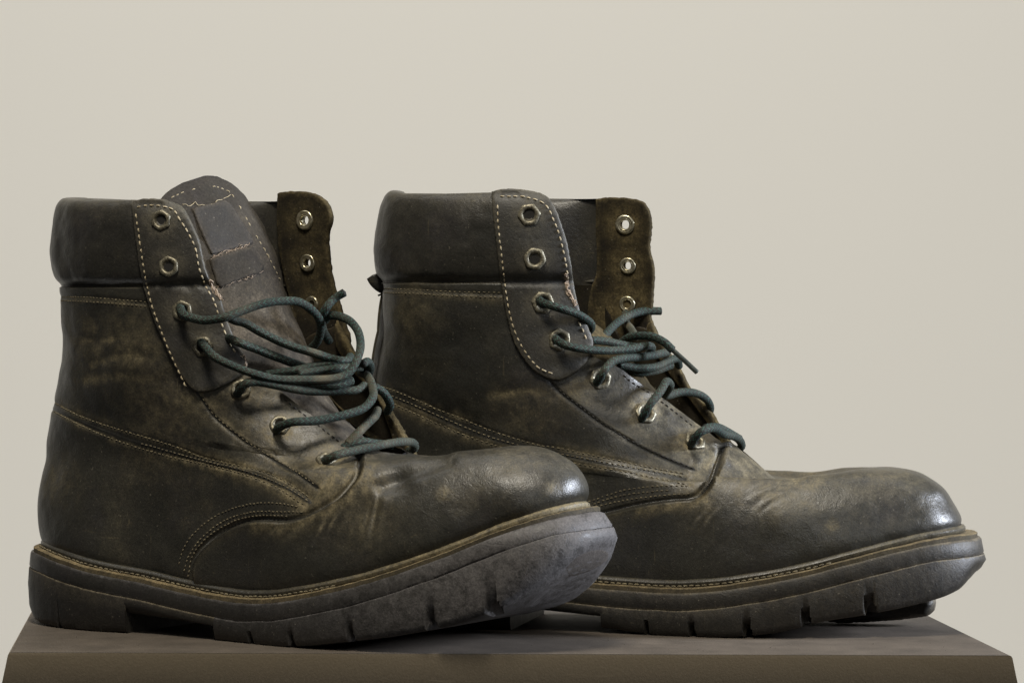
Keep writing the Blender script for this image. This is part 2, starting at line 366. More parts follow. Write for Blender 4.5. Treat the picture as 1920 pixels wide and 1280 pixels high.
class Boot:
    def __init__(s, D):
        s.D = D; th = R(D['yaw'])
        s.root = bpy.data.objects.new('work_boot', None); COL.objects.link(s.root)
        s.root.empty_display_size = 0.05
        s.root.location = (D['ox'], D['oy'], 0); s.root.rotation_euler = (0, 0, -th)
        s.root['label'] = D['label']; s.root['category'] = 'boot'; s.root['group'] = 'pair of worn work boots on the plinth'
        c, sn = math.cos(th), math.sin(th)
        s.ax = np.array([[c, -sn, 0], [sn, c, 0], [0, 0, 1]])          # local x, y, z in world
        s.O = np.array([D['ox'], D['oy'], 0]); s.Cw = np.array([0, -CAM_D, CAM_H])
        s.C = s.ax @ (s.Cw - s.O) * 100
        s.K = np.array(D['keys'], float)
    # pixel <-> boot space (cm)
    def prj(s, P):
        Wd = (np.asarray(P, float) * 0.01) @ s.ax + s.O - s.Cw
        return np.stack([960 + FPX * Wd[:, 0] / Wd[:, 1], HY - FPX * Wd[:, 2] / Wd[:, 1]], 1)
    def ray(s, px, py):
        d = s.ax @ np.array([(px - 960) / FPX, 1.0, -(py - HY) / FPX]); return d / np.linalg.norm(d)
    def plane(s, px, py, v):                                            # point on the plane y = -v
        d = s.ray(px, py); k = (-v - s.C[1]) / d[1]; return s.C + k * d
    def zw(s, x): return pchip(*s.D['welt'], x)
    def base(s, u, phi, sgn):
        """u (n,), phi (n,m), sgn (m,) -> points"""
        P = cr_eval(s.K, u); Bs, Bz, Fs, Fz, Wd, al, be, ex = [P[:, k:k+1] for k in range(8)]
        q = (1 + np.cos(phi)) / 2
        x = Bs + (Fs - Bs) * q
        m = be * pchip(*MQ, q.ravel()).reshape(q.shape) + (1 - be)
        ex = np.where(np.asarray(sgn) > 0, ex - 0.2 * smooth(11.5, 13, np.asarray(u))[:, None], ex)
        v = Wd * np.maximum(np.sin(phi), 0) ** ex * m
        zb = Bz - al * s.zw(Bs.ravel())[:, None]; zf = Fz - al * s.zw(Fs.ravel())[:, None]
        z = al * s.zw(x.ravel()).reshape(x.shape) + zb + (zf - zb) * q
        return np.stack([x, sgn * v, z], -1)
    def grid(s, rows, N1, N2, opened=True):
        """rows: (u, offset) pairs. returns P, normals, edge info"""
        u = np.array([r[0] for r in rows]); off = np.array([r[1] for r in rows])
        n = len(u)
        pn = np.zeros(n); pf = np.zeros(n)
        if opened:
            ph = np.linspace(0.0, 2.0, 320)
            S = s.base(u, np.tile(ph, (n, 1)), -1.0)
            px = s.prj(S.reshape(-1, 3)).reshape(n, -1, 2)
            th = np.array(s.D['throat'], float); yy = th[:, 1]
            for i in range(n):
                y = px[i, :, 1]; ok = (px[i, :, 0] <= np.interp(y, yy, th[:, 0])) | (y > yy[-1])
                pn[i] = ph[np.argmax(ok)] if ok.any() else 0
                g = np.interp(S[i, 0, 2], *s.D['far_gap']); j = np.argmax(-S[i, :, 1] >= g)
                pf[i] = ph[j] if (g > 0 and u[i] > 6) else 0
            if True:
                k = 5; ker = np.ones(k) / k
                pn = np.convolve(np.pad(pn, 2, 'edge'), ker, 'valid'); pf = np.convolve(np.pad(pf, 2, 'edge'), ker, 'valid')
                pn[u < s.D['u_open']] = 0; pf[u < s.D['u_open']] = 0
        t1 = np.linspace(0, 1, N1); t2 = np.linspace(0, 1, N2)[1:]
        ph1 = pn[:, None] + (math.pi - pn[:, None]) * t1
        ph2 = math.pi + (pf[:, None] - math.pi) * t2
        phi = np.hstack([ph1, ph2]); sg = np.r_[-np.ones(N1), np.ones(N2 - 1)]
        P = s.base(u, phi, sg)
        # normals of the smooth base by finite differences on (u, phi)
        e = 1e-3
        du = s.base(np.clip(u + 0.02, 0, len(s.K) - 1), phi, sg) - s.base(np.clip(u - 0.02, 0, len(s.K) - 1), phi, sg)
        pa, pb = np.clip(phi + e, 0.004, math.pi), np.clip(phi - e, 0.004, math.pi - 0.0)
        pa = np.where(phi > math.pi - 0.003, math.pi, np.maximum(phi + e, 0.005)); pb = np.where(phi > math.pi - 0.003, math.pi - 0.005, np.maximum(phi - e, 0.002))
        dp = (s.base(u, pa, sg) - s.base(u, pb, sg)) * (-sg[None, :, None])
        N = np.cross(du, dp); N /= np.linalg.norm(N, axis=-1, keepdims=True) + 1e-12
        cx = 0.5 * (cr_eval(s.K, u)[:, 0] + cr_eval(s.K, u)[:, 2])
        # orient outwards (sideways test on the near side)
        test = N[:, N1 // 2, 1].mean()
        if test > 0: N = -N
        mid = np.abs(P[..., 1]) < 0.02
        N[..., 1] = np.where(mid, 0, N[..., 1]); N /= np.linalg.norm(N, axis=-1, keepdims=True) + 1e-12
        if opened:
            da = np.abs(phi - pn[:, None]); db = np.abs(phi - pf[:, None]); side = np.arange(phi.shape[1])[None] < N1
            tp = np.where(side, smooth(0.0, 0.45, da), smooth(0.0, 0.55, db))
        else: tp = np.ones_like(phi)
        oo = np.where(off[:, None] < -0.32, -0.14 + (off[:, None] + 0.14) * tp, np.where(off[:, None] > 0, off[:, None] * (0.35 + 0.65 * tp), off[:, None]))
        Q = P + oo[..., None] * N
        if s.D.get('top_wave'):
            wx, wz = s.D['top_wave']
            k = smooth(17.2, 20.5, Q[..., 2]); Q[..., 2] += k * np.where(Q[..., 1] < 0, np.interp(Q[..., 0], wx, wz), .4 * np.interp(Q[..., 0], wx, wz) * (Q[..., 0] < 6) - .18 * smooth(5, 11.5, Q[..., 0]))
        return Q, N, u, off
    def features(s, Q, N, mask):
        """seams, creases and dents pressed into the leather; returns displaced points and dust"""
        n, m, _ = Q.shape; F = Q.reshape(-1, 3).copy(); NN = N.reshape(-1, 3)
        A = F.copy(); A[:, 1] = -np.abs(A[:, 1]); px = s.prj(A)
        sel = np.repeat(mask, m)
        disp = np.zeros(len(F)); dust = np.zeros(len(F)); cut = np.zeros(len(F))
        wob = vnoise(F * 3.1, 3) * 0.5 + 0.5; big = vnoise(F * 0.55, 5)
        disp += 0.09 * vnoise(F * 0.33, 11) + 0.05 * vnoise(F * 0.8, 12) + 0.012 * vnoise(F * 2.0, 13)
        for line, kind, a, sig in s.D['features']:
            L = crom(np.array(line, float), 12); lo, hi = L.min(0) - 240, L.max(0) + 240
            c = np.where((px[:, 0] > lo[0]) & (px[:, 0] < hi[0]) & (px[:, 1] > lo[1]) & (px[:, 1] < hi[1]))[0]
            d, sd, ov = seg_dist(px[c], L, True); ew = np.exp(-(ov / 7) ** 2)
            if kind == 'groove': disp[c] -= a * np.exp(-(d / sig) ** 2)
            elif kind == 'ridge': disp[c] += a * np.exp(-(d / sig) ** 2)
            elif kind == 'step':                                        # raised on the + side of the line
                up = smooth(-2.5, 2.5, d * sd); disp[c] += ew * a * up * np.exp(-np.maximum(d * sd, 0) / sig)
                disp[c] -= ew * abs(a) * 0.6 * np.exp(-((d * sd + 3.5) / 4) ** 2); cut[c] = np.maximum(cut[c], ew * np.exp(-((d * sd + 1.5) / 3.2) ** 2))
            elif kind == 'dust': dust[c] = np.maximum(dust[c], a * np.exp(-(d / sig) ** 1.4) * (0.35 + 0.9 * wob[c]))
            elif kind == 'crease':
                a = a * 0.55; sig = sig * 1.25
                fade = np.clip(np.minimum(np.hypot(*(px[c] - L[0]).T), np.hypot(*(px[c] - L[-1]).T)) / 30, 0, 1)
                disp[c] -= a * np.exp(-(d / sig) ** 2) * (0.3 + 0.7 * fade); disp[c] += 0.6 * a * np.exp(-((d - 2.2 * sig) / (1.4 * sig)) ** 2) * fade
                dust[c] = np.maximum(dust[c], 0.6 * np.exp(-(d / (sig * 0.8)) ** 2) * fade * (0.3 + 0.9 * wob[c]))
        for (x, y, rx, ry, a) in s.D['oil']:  # broad soft-edged patches of darker leather
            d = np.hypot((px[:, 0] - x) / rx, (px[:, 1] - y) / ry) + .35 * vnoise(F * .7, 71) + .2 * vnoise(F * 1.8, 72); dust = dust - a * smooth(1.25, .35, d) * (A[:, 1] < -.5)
        for (x, y, r, a) in s.D['dents']:
            d = np.hypot(px[:, 0] - x, px[:, 1] - y); disp += a * np.exp(-(d / r) ** 2)
        for (x, y, r, a) in s.D['dust_spots']:
            d = np.hypot(px[:, 0] - x, px[:, 1] - y); dust = np.maximum(dust, a * np.exp(-(d / r) ** 2) * (0.3 + 1.0 * wob))
        dust += 0.01 + 0.09 * np.clip(big + .5 * vnoise(F * 1.3, 6), 0, 1)
        dust = dust * (1 - cut) - 0.25 * cut
        F[sel] += NN[sel] * disp[sel, None]
        return F.reshape(n, m, 3), dust.reshape(n, m), px.reshape(n, m, 2)

    def build_upper(s):
        D = s.D; NB = 230
        ub = np.unique(np.r_[np.linspace(0, 9, 150), np.linspace(9, 13, 90)])
        body = [(u, 0.0) for u in ub]
        col_o = D['collar_out']; col_i = D['collar_in']
        cp = crom(np.array(col_o), 0.05)
        ci = crom(np.array(col_i), 0.09)
        rows = body + [tuple(r) for r in cp[1:]] + [tuple(r) for r in ci[1:]]
        N1, N2 = 460, 190
        # guide: the same leather without the opening, used to seat everything that lies on it
        ext = [(15.0 + t, 0.22 - 0.15 * t) for t in (0.15, 0.4, 0.7, 1.0)]
        cut = [r for r in cp[1:] if r[0] <= 14.95 and r[1] > -0.2]
        top = max(range(len(cut)), key=lambda k: cut[k][0])
        g_rows = body + [tuple(r) for r in cut[:top + 1]] + ext
        Q, N, u, off = s.grid(g_rows, 300, 60, opened=False)
        mask = np.arange(len(g_rows)) < len(body)
        G, _, _ = s.features(Q, N, mask)
        n, m = G.shape[:2]; idx = np.arange(n*m).reshape(n, m)
        Fq = np.stack([idx[:-1, :-1], idx[:-1, 1:], idx[1:, 1:], idx[1:, :-1]], -1).reshape(-1, 4)
        s.bvh = BVHTree.FromPolygons(G.reshape(-1, 3).tolist(), Fq.tolist())
        gn = N.reshape(-1, 3); s.gq = Fq; s.gn = gn; s.gv = G.reshape(-1, 3)
        # the leather itself
        Q, N, u, off = s.grid(rows, N1, N2, opened=True)
        nb = len(body); mask = np.arange(len(rows)) < nb
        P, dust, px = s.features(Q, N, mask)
        n, m = P.shape[:2]
        nc = nb + len(cp) - 1
        # collar wrinkles
        cm = np.zeros(n, bool); cm[nb:nc] = True
        f = P[cm].reshape(-1, 3); nn = N[cm].reshape(-1, 3)
        wv = vnoise(f * np.array([0.55, 0.55, 0.3]), 21) * 0.16 + vnoise(f * np.array([0.9, 0.9, 0.7]), 22) * 0.08 + vnoise(f * 2.2, 23) * 0.02
        P[cm] = (f + nn * wv[:, None]).reshape(P[cm].shape)
        zt = D.get('top_wave')
        V = P.reshape(-1, 3); idx = np.arange(n*m).reshape(n, m)
        Fq = np.stack([idx[:-1, :-1], idx[:-1, 1:], idx[1:, 1:], idx[1:, :-1]], -1)
        # make sure faces look outwards
        a, b, c = V[Fq[20, N1//2, 0]], V[Fq[20, N1//2, 1]], V[Fq[20, N1//2, 2]]
        if np.cross(b - a, c - a)[1] > 0: Fq = Fq[..., ::-1]
        # vertex normals of the displaced sheet
        fn = np.cross(V[Fq[..., 1]] - V[Fq[..., 0]], V[Fq[..., 3]] - V[Fq[..., 0]]).reshape(-1, 3)
        VN = np.zeros_like(V)
        for k in range(4): np.add.at(VN, Fq[..., k].ravel(), fn)
        first, last = idx[:, 0], idx[:, -1]
        closed = np.linalg.norm(V[first] - V[last], axis=1) < 0.02
        sm = VN[first] + VN[last]; VN[first[closed]] = sm[closed]; VN[last[closed]] = sm[closed]
        VN /= np.linalg.norm(VN, axis=1)[:, None] + 1e-12
        # sort the faces into the pieces the boot is sewn from
        fc = V[Fq].mean(2).reshape(-1, 3); fm = fc.copy(); fm[:, 1] = -np.abs(fm[:, 1]); fpx = s.prj(fm)
        ri = np.repeat(np.arange(n - 1), m - 1)
        reg = np.full(len(fc), 'quarter', object)
        reg[inside(fpx, D['vamp_poly'])] = 'vamp'
        reg[inside(fpx, D['counter_poly']) & (reg == 'quarter')] = 'heel_counter'
        reg[(ri >= nb - 1) & (ri < nc - 1)] = 'collar'
        reg[ri >= nc - 1] = 'lining'
        reg[(ri >= nc - 1) & (u[np.minimum(ri + 1, n - 1)] > 12.9)] = 'collar_lining'
        Fl = Fq.reshape(-1, 4); d = dust.ravel()
        mats = dict(vamp=M['leather'], quarter=M['leather'], heel_counter=M['leather'], collar=M['collar'], lining=M['suede'], collar_lining=M['collar'])
        # rims along the open front edges
        rim = []
        uo = u[:nc]
        for side in (0, m - 1):
            i0 = np.argmax(u[:nb] >= D['u_open'] + 0.15)
            for i in range(i0, nb + 2):
                j = nc + np.argmin(np.abs(u[nc:] - u[i])); j2 = nc + np.argmin(np.abs(u[nc:] - u[i+1]))
                q = [idx[i, side], idx[i+1, side], idx[j2, side], idx[j, side]]
                if side: q = q[::-1]
                q = list(dict.fromkeys(q))
                if len(q) > 2: rim.append(tuple(q))
        for r in ('vamp', 'quarter', 'heel_counter', 'collar', 'collar_lining', 'lining'):
            ff = Fl[reg == r]
            used, inv = np.unique(ff, return_inverse=True)
            mesh_obj(r, V[used] * 0.01, inv.reshape(-1, 4), mats[r], s.root, normals=VN[used], dust=d[used])
        used, inv = np.unique(np.concatenate(rim), return_inverse=True)
        k = 0; rf = []
        for q in rim: rf.append(tuple(int(x) for x in inv[k:k+len(q)])); k += len(q)
        mesh_obj('cut_edge', V[used] * 0.01, rf, M['suede'], s.root, dust=d[used])
        s.welt_row = s.base(np.array([0.0]), np.linspace(0, math.pi, 400)[None], -1.0)[0]

    # ---- seating things on the leather
    def hit(s, px, py, off=0.0):
        d = s.ray(px, py)
        loc, nrm, fi, dist = s.bvh.ray_cast(Vector(s.C), Vector(d))
        if loc is None: return None, None
        q = s.gq[fi]; w = 1 / (np.linalg.norm(s.gv[q] - np.array(loc), axis=1) + 1e-4)
        nn = (s.gn[q] * w[:, None]).sum(0); nn /= np.linalg.norm(nn)
        if nn @ d > 0: nn = -nn
        return np.array(loc) + nn * off, nn

    def stitches(s, name, lines, m, space=0.3, length=0.21, r=0.035, off=0.02, sheet=None, skip=0.0, label=None):
        mb = MB()
        for L in lines:
            Lp = resample(crom(np.array(L, float), 4), 3)
            pts = []
            for x, y in Lp:
                p, nn = (s.hit(x, y, off) if sheet is None else sheet(x, y, off))
                if p is not None: pts.append(np.r_[p, nn])
            if len(pts) < 3: continue
            pts = np.array(pts)
            jump = np.linalg.norm(np.diff(pts[:, :3], axis=0), axis=1)
            pts = np.vstack([pts[:1], pts[1:][jump < 0.6]])
            Lc = np.r_[0, np.cumsum(np.linalg.norm(np.diff(pts[:, :3], axis=0), axis=1))]
            t = 0.1
            while t + length < Lc[-1]:
                if random.random() >= skip:
                    ln = length * random.uniform(0.85, 1.1)
                    ts = [t, t + ln * .25, t + ln * .5, t + ln * .75, t + ln]
                    p = np.stack([np.interp(ts, Lc, pts[:, k]) for k in range(3)], 1)
                    nn = np.stack([np.interp(ts, Lc, pts[:, k]) for k in range(3, 6)], 1)
                    lift = np.array([-0.05, 0.005, 0.02, 0.005, -0.05]) * r / 0.035
                    p = p + nn * lift[:, None] + np.random.normal(0, 0.006, 3)
                    rr = np.array([0.6, 1, 1.1, 1, 0.6]) * r
                    tube(mb, p, rr, 6, True)
                t += space * random.uniform(0.96, 1.04)
        if mb.V: mb.build(name, m, s.root, kind='stuff', label=label)

    def patch(s, name, poly, th, m, base=0.0, step=7, rnd=4.0, holes=(), seat=None, dust_edge=0.25, dust_fn=None, parent=None, label=None, smooth_poly=True):
        """a leather piece cut to an outline, laid on the surface under it, with its own thickness"""
        seat = seat or s.hit
        P = np.array(poly, float)
        if smooth_poly: P = crom(np.vstack([P, P[:1]]), 5)[:-1]
        P = resample(np.vstack([P, P[:1]]), 4.5)[:-1]
        P += np.random.normal(0, 0.35, P.shape)
        n = len(P)
        nx = np.roll(P, -1, 0) - np.roll(P, 1, 0); nrm = np.stack([-nx[:, 1], nx[:, 0]], 1); nrm /= np.linalg.norm(nrm, axis=1)[:, None] + 1e-9
        if not inside(P[:1] + nrm[:1] * 2, P)[0]: nrm = -nrm
        pts = [P]; 
        for dd in (1.3, 3.2):
            q = P + nrm * dd; keep = inside(q, P); ds, _ = seg_dist(q, np.vstack([P, P[:1]])); pts.append(q[keep & (ds > dd * 0.8)])
        lo, hi = P.min(0), P.max(0)
        gx, gy = np.meshgrid(np.arange(lo[0], hi[0], step), np.arange(lo[1], hi[1], step)); g = np.stack([gx.ravel(), gy.ravel()], 1) + np.random.uniform(-1, 1, (gx.size, 2))
        g = g[inside(g, P)]; ds, _ = seg_dist(g, np.vstack([P, P[:1]])); g = g[ds > 6]
        for (hx, hy, hr, hs) in holes:
            a = np.linspace(0, 2*math.pi, 16, endpoint=False)
            g = g[np.hypot((g[:, 0] - hx) / hs, g[:, 1] - hy) > hr + 2]
            pts.append(np.stack([hx + hr * hs * np.cos(a), hy + hr * np.sin(a)], 1))
        pts.append(g); A = np.vstack(pts)
        edges = [(i, (i + 1) % n) for i in range(n)]
        k = sum(len(p) for p in pts[:3])
        for _ in holes:
            edges += [(k + i, k + (i + 1) % 16) for i in range(16)]; k += 16
        r = delaunay_2d_cdt([Vector(p) for p in A], edges, [], 0, 1e-4)
        A2 = np.array([tuple(v) for v in r[0]]); T = np.array([f for f in r[2] if len(f) == 3])
        cc = A2[T].mean(1); ok = inside(cc, P)
        for (hx, hy, hr, hs) in holes: ok &= np.hypot((cc[:, 0] - hx) / hs, cc[:, 1] - hy) > hr * 0.97
        T = T[ok]
        ds, _ = seg_dist(A2, np.vstack([P, P[:1]]))
        top = []; bot = []; good = np.ones(len(A2), bool)
        prof = np.sqrt(np.clip(1 - (1 - np.clip(ds / rnd, 0, 1)) ** 2, 0, 1))
        for i, (x, y) in enumerate(A2):
            p, nn = seat(x, y, 0.0)
            if p is None: good[i] = False; top.append((0, 0, 0)); bot.append((0, 0, 0)); continue
            top.append(p + nn * (base + th * (0.45 + 0.55 * prof[i]))); bot.append(p + nn * (base - 0.02))
        T = T[good[T].all(1)]
        # face the camera
        t0 = np.array(top); nn = np.cross(t0[T[:, 1]] - t0[T[:, 0]], t0[T[:, 2]] - t0[T[:, 0]]); fl = (nn * (s.C - t0[T[:, 0]])).sum(1) < 0
        T[fl] = T[fl][:, ::-1]
        ed = {}
        for t in T:
            for a, b in ((t[0], t[1]), (t[1], t[2]), (t[2], t[0])): ed[(a, b)] = 1
        nv = len(A2); F = [tuple(int(q) for q in t) for t in T] + [tuple(int(q) + nv for q in t[::-1]) for t in T]
        for (a, b) in ed:
            if (b, a) not in ed: F.append((int(b), int(a), int(a) + nv, int(b) + nv))
        V = np.vstack([top, bot]) ; dv = dust_edge * np.exp(-(ds / 5) ** 2) + 0.05
        if dust_fn is not None: dv = np.maximum(dv, dust_fn(A2))
        V = V + 0.02 * vnoise(V * 1.1, 7)[:, None] * np.array([0, -1, 0.3])
        return mesh_obj(name, V * 0.01, F, m, parent or s.root, dust=np.r_[dv, dv], label=label)

    def eyelet(s, px, py, r=0.52, kind='hex', off=0.0, seat=None, name='eyelet', m=None, spin=None, hole=True):
        seat = seat or s.hit
        p, nn = seat(px, py, off)
        if p is None: return
        mb = MB(); sp = random.uniform(0, 1) if spin is None else spin
        if kind == 'hex':
            lathe(mb, p, nn, [(r*1.0, -0.03), (r*1.0, 0.07), (r*0.93, 0.12), (r*0.72, 0.135), (r*0.6, 0.11), (r*0.5, 0.03), (r*0.47, -0.1), (r*.45, -0.3)], 30, {0, 1, 2}, sp)
            for k in range(26):                                        # embossed beading on the flat of the eyelet
                pass
        else:
            lathe(mb, p, nn, [(r*1.0, -0.02), (r*1.0, 0.04), (r*0.9, 0.085), (r*0.74, 0.09), (r*0.66, 0.06), (r*0.6, 0.09), (r*0.53, 0.08), (r*0.46, 0.0), (r*.44, -0.25)], 30)
        o = mb.build(name, m or (M['brass'] if kind == 'hex' else M['ring']), s.root)
        if hole:
            hb = MB(); lathe(hb, p, nn, [(r*0.47, 0.012), (r*0.02, 0.008)], 18)  # dark disc standing in for the shade inside the eyelet
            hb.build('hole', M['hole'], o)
        return o

    # ---- sole
    def outline(s, step=0.07):
        h = s.welt_row.copy(); h[:, 1] = np.abs(h[:, 1]); h = h[::-1]          # heel -> toe
        h = resample(h[:, :2], step)
        t = np.gradient(h, axis=0); t /= np.linalg.norm(t, axis=1)[:, None]
        nrm = np.stack([-t[:, 1], t[:, 0]], 1); nrm[0] = (-1, 0); nrm[-1] = (1, 0)
        k = 22; flip = np.array([1, -1]); ext = np.vstack([(nrm[1:k+1] * flip)[::-1], nrm, (nrm[-k-1:-1] * flip)[::-1]])
        wk = np.hanning(2*k + 1); wk /= wk.sum()
        nrm = np.stack([np.convolve(ext[:, c], wk, 'valid') for c in (0, 1)], 1); nrm /= np.linalg.norm(nrm, axis=1)[:, None]
        return h, nrm
    def dsole(s, x): return pchip(*s.D['sole_off'], x)
    def sole_piece(s, name, levels, m, s0=-9, s1=99, notches=(), dust=None, parent=None, wob=0.0, label=None, far_notches=(), sdust=None, dscale=None):
        """levels from the top inside edge round the outside to the bottom inside edge: (offset fn, height fn)"""
        h, nr = s.outline(); sel = (h[:, 0] + nr[:, 0] * 0.6 >= s0) & (h[:, 0] + nr[:, 0] * 0.6 <= s1); h, nr = h[sel], nr[sel]
        n = len(h); nl = len(levels); V = np.zeros((2, n, nl, 3)); dv = np.zeros((2, n, nl))
        for side in (0, 1):
            for l, (od, zf) in enumerate(levels):
                x = h[:, 0]; q = h + nr * (od(x))[:, None]
                q[:, 1] = np.maximum(q[:, 1], 0)
                z = zf(np.clip(q[:, 0], -1, 40))
                if l >= nl - 4 and (notches if side == 0 else far_notches):
                    for (c, wd, dp, up) in (notches if side == 0 else far_notches):
                        k = np.clip(1.15 - np.abs(q[:, 0] - c - (0.05 * (l - nl + 4))) / wd, 0, 0.15) / 0.15
                        k = k * (0.62 if l == nl - 4 else 1.0)
                        if l == nl - 1: continue
                        q = q - nr * (k * dp)[:, None]; z = z + k * up
                V[side, :, l, 0] = q[:, 0]; V[side, :, l, 1] = (-1 if side == 0 else 1) * q[:, 1]; V[side, :, l, 2] = z
                if dust: dv[side, :, l] = dust[l]
                if sdust: dv[side, :, l] = np.maximum(dv[side, :, l], np.interp(q[:, 0], *sdust) * (1 if 0 < l < nl - 1 else .6))
                if dscale: dv[side, :, l] *= np.interp(q[:, 0], *dscale)
        Vf = V.reshape(-1, 3)
        if wob: Vf = Vf + wob * np.stack([vnoise(Vf * 0.9, k) + 0.5 * vnoise(Vf * 2.6, k + 9) for k in (31, 32, 33)], 1) * np.array([.5, 1, 1])
        ix = np.arange(len(Vf)).reshape(2, n, nl); F = []
        for i in range(n - 1):
            for l in range(nl - 1):
                F.append((ix[0, i, l], ix[0, i, l+1], ix[0, i+1, l+1], ix[0, i+1, l]))
                F.append((ix[1, i, l], ix[1, i+1, l], ix[1, i+1, l+1], ix[1, i, l+1]))
            F.append((ix[0, i, 0], ix[0, i+1, 0], ix[1, i+1, 0], ix[1, i, 0]))
            F.append((ix[0, i, -1], ix[1, i, -1], ix[1, i+1, -1], ix[0, i+1, -1]))
        for i, fl in ((0, False), (n - 1, True)):
            if np.abs(V[:, i, :, 1]).max() > 0.3:
                f = [ix[0, i, l] for l in range(nl)] + [ix[1, i, l] for l in range(nl - 1, -1, -1)]
                F.append(tuple(f[::-1] if fl else f))
        F = [tuple(int(a) for a in f) for f in F]
        return mesh_obj(name, Vf * 0.01, F, m, parent or s.root, dust=dv.reshape(-1) , label=label)
# ------------------------------------------------------------------ what was read off the photograph for each boot (pixels of the photograph, cm)
COLLAR_OUT = [(13.0, 0.0), (13.04, -0.14), (13.12, -0.05), (13.3, 0.26), (13.7, 0.42), (14.1, 0.45), (14.5, 0.43), (14.8, 0.32), (14.95, 0.12), (15.0, -0.15), (14.99, -0.45)]
COLLAR_IN = [(14.99, -0.45), (14.9, -0.75), (14.6, -0.95), (14.0, -1.0), (13.3, -0.85), (12.6, -0.55), (11.5, -0.4), (10, -0.35), (9, -0.33), (8.0, -0.3)]

A_Q = [(672, 842), (678, 858), (677, 880), (669, 900), (642, 931), (614, 950), (574, 970), (536, 978), (485, 976), (443, 987), (401, 1012), (372, 1042), (363, 1067), (367, 1096), (374, 1135)]
A_SEAM1 = [(90, 748), (148, 779), (211, 801), (275, 820), (334, 839), (380, 857), (431, 869), (485, 881), (536, 902), (582, 934)]
A_SEAM1B = [(90, 758), (148, 788), (205, 810), (262, 830), (325, 848), (385, 864), (445, 878), (500, 896), (545, 917), (580, 940)]
A_SEAM2 = [(90, 766), (169, 805), (241, 833), (317, 855), (388, 871), (452, 887), (515, 911), (570, 946)]
A_STAY = [(372, 734), (401, 776), (435, 806), (473, 834), (515, 860), (553, 882), (595, 911)]
A_FLAP = [(250, 379), (268, 373), (302, 373), (329, 381), (346, 392), (359, 417), (369, 438), (377, 461), (384, 497), (397, 532), (413, 559), (428, 606), (442, 639), (461, 674), (462, 692), (440, 710), (403, 731), (372, 734), (349, 713), (329, 683), (309, 639), (292, 599), (278, 559), (267, 512), (258, 451), (252, 401)]
A_FLAP_ST = [[(355, 727), (338, 692), (318, 648), (301, 603), (287, 562), (276, 512), (267, 451), (261, 405), (258, 392)], [(258, 390), (275, 386), (302, 386), (327, 393), (340, 412), (356, 440), (368, 468), (375, 505), (388, 540), (402, 567), (417, 610), (431, 645), (445, 668)]]
A_EYE = [(306, 413), (320, 500), (345, 582), (383, 650), (452, 730), (525, 797), (612, 862)]
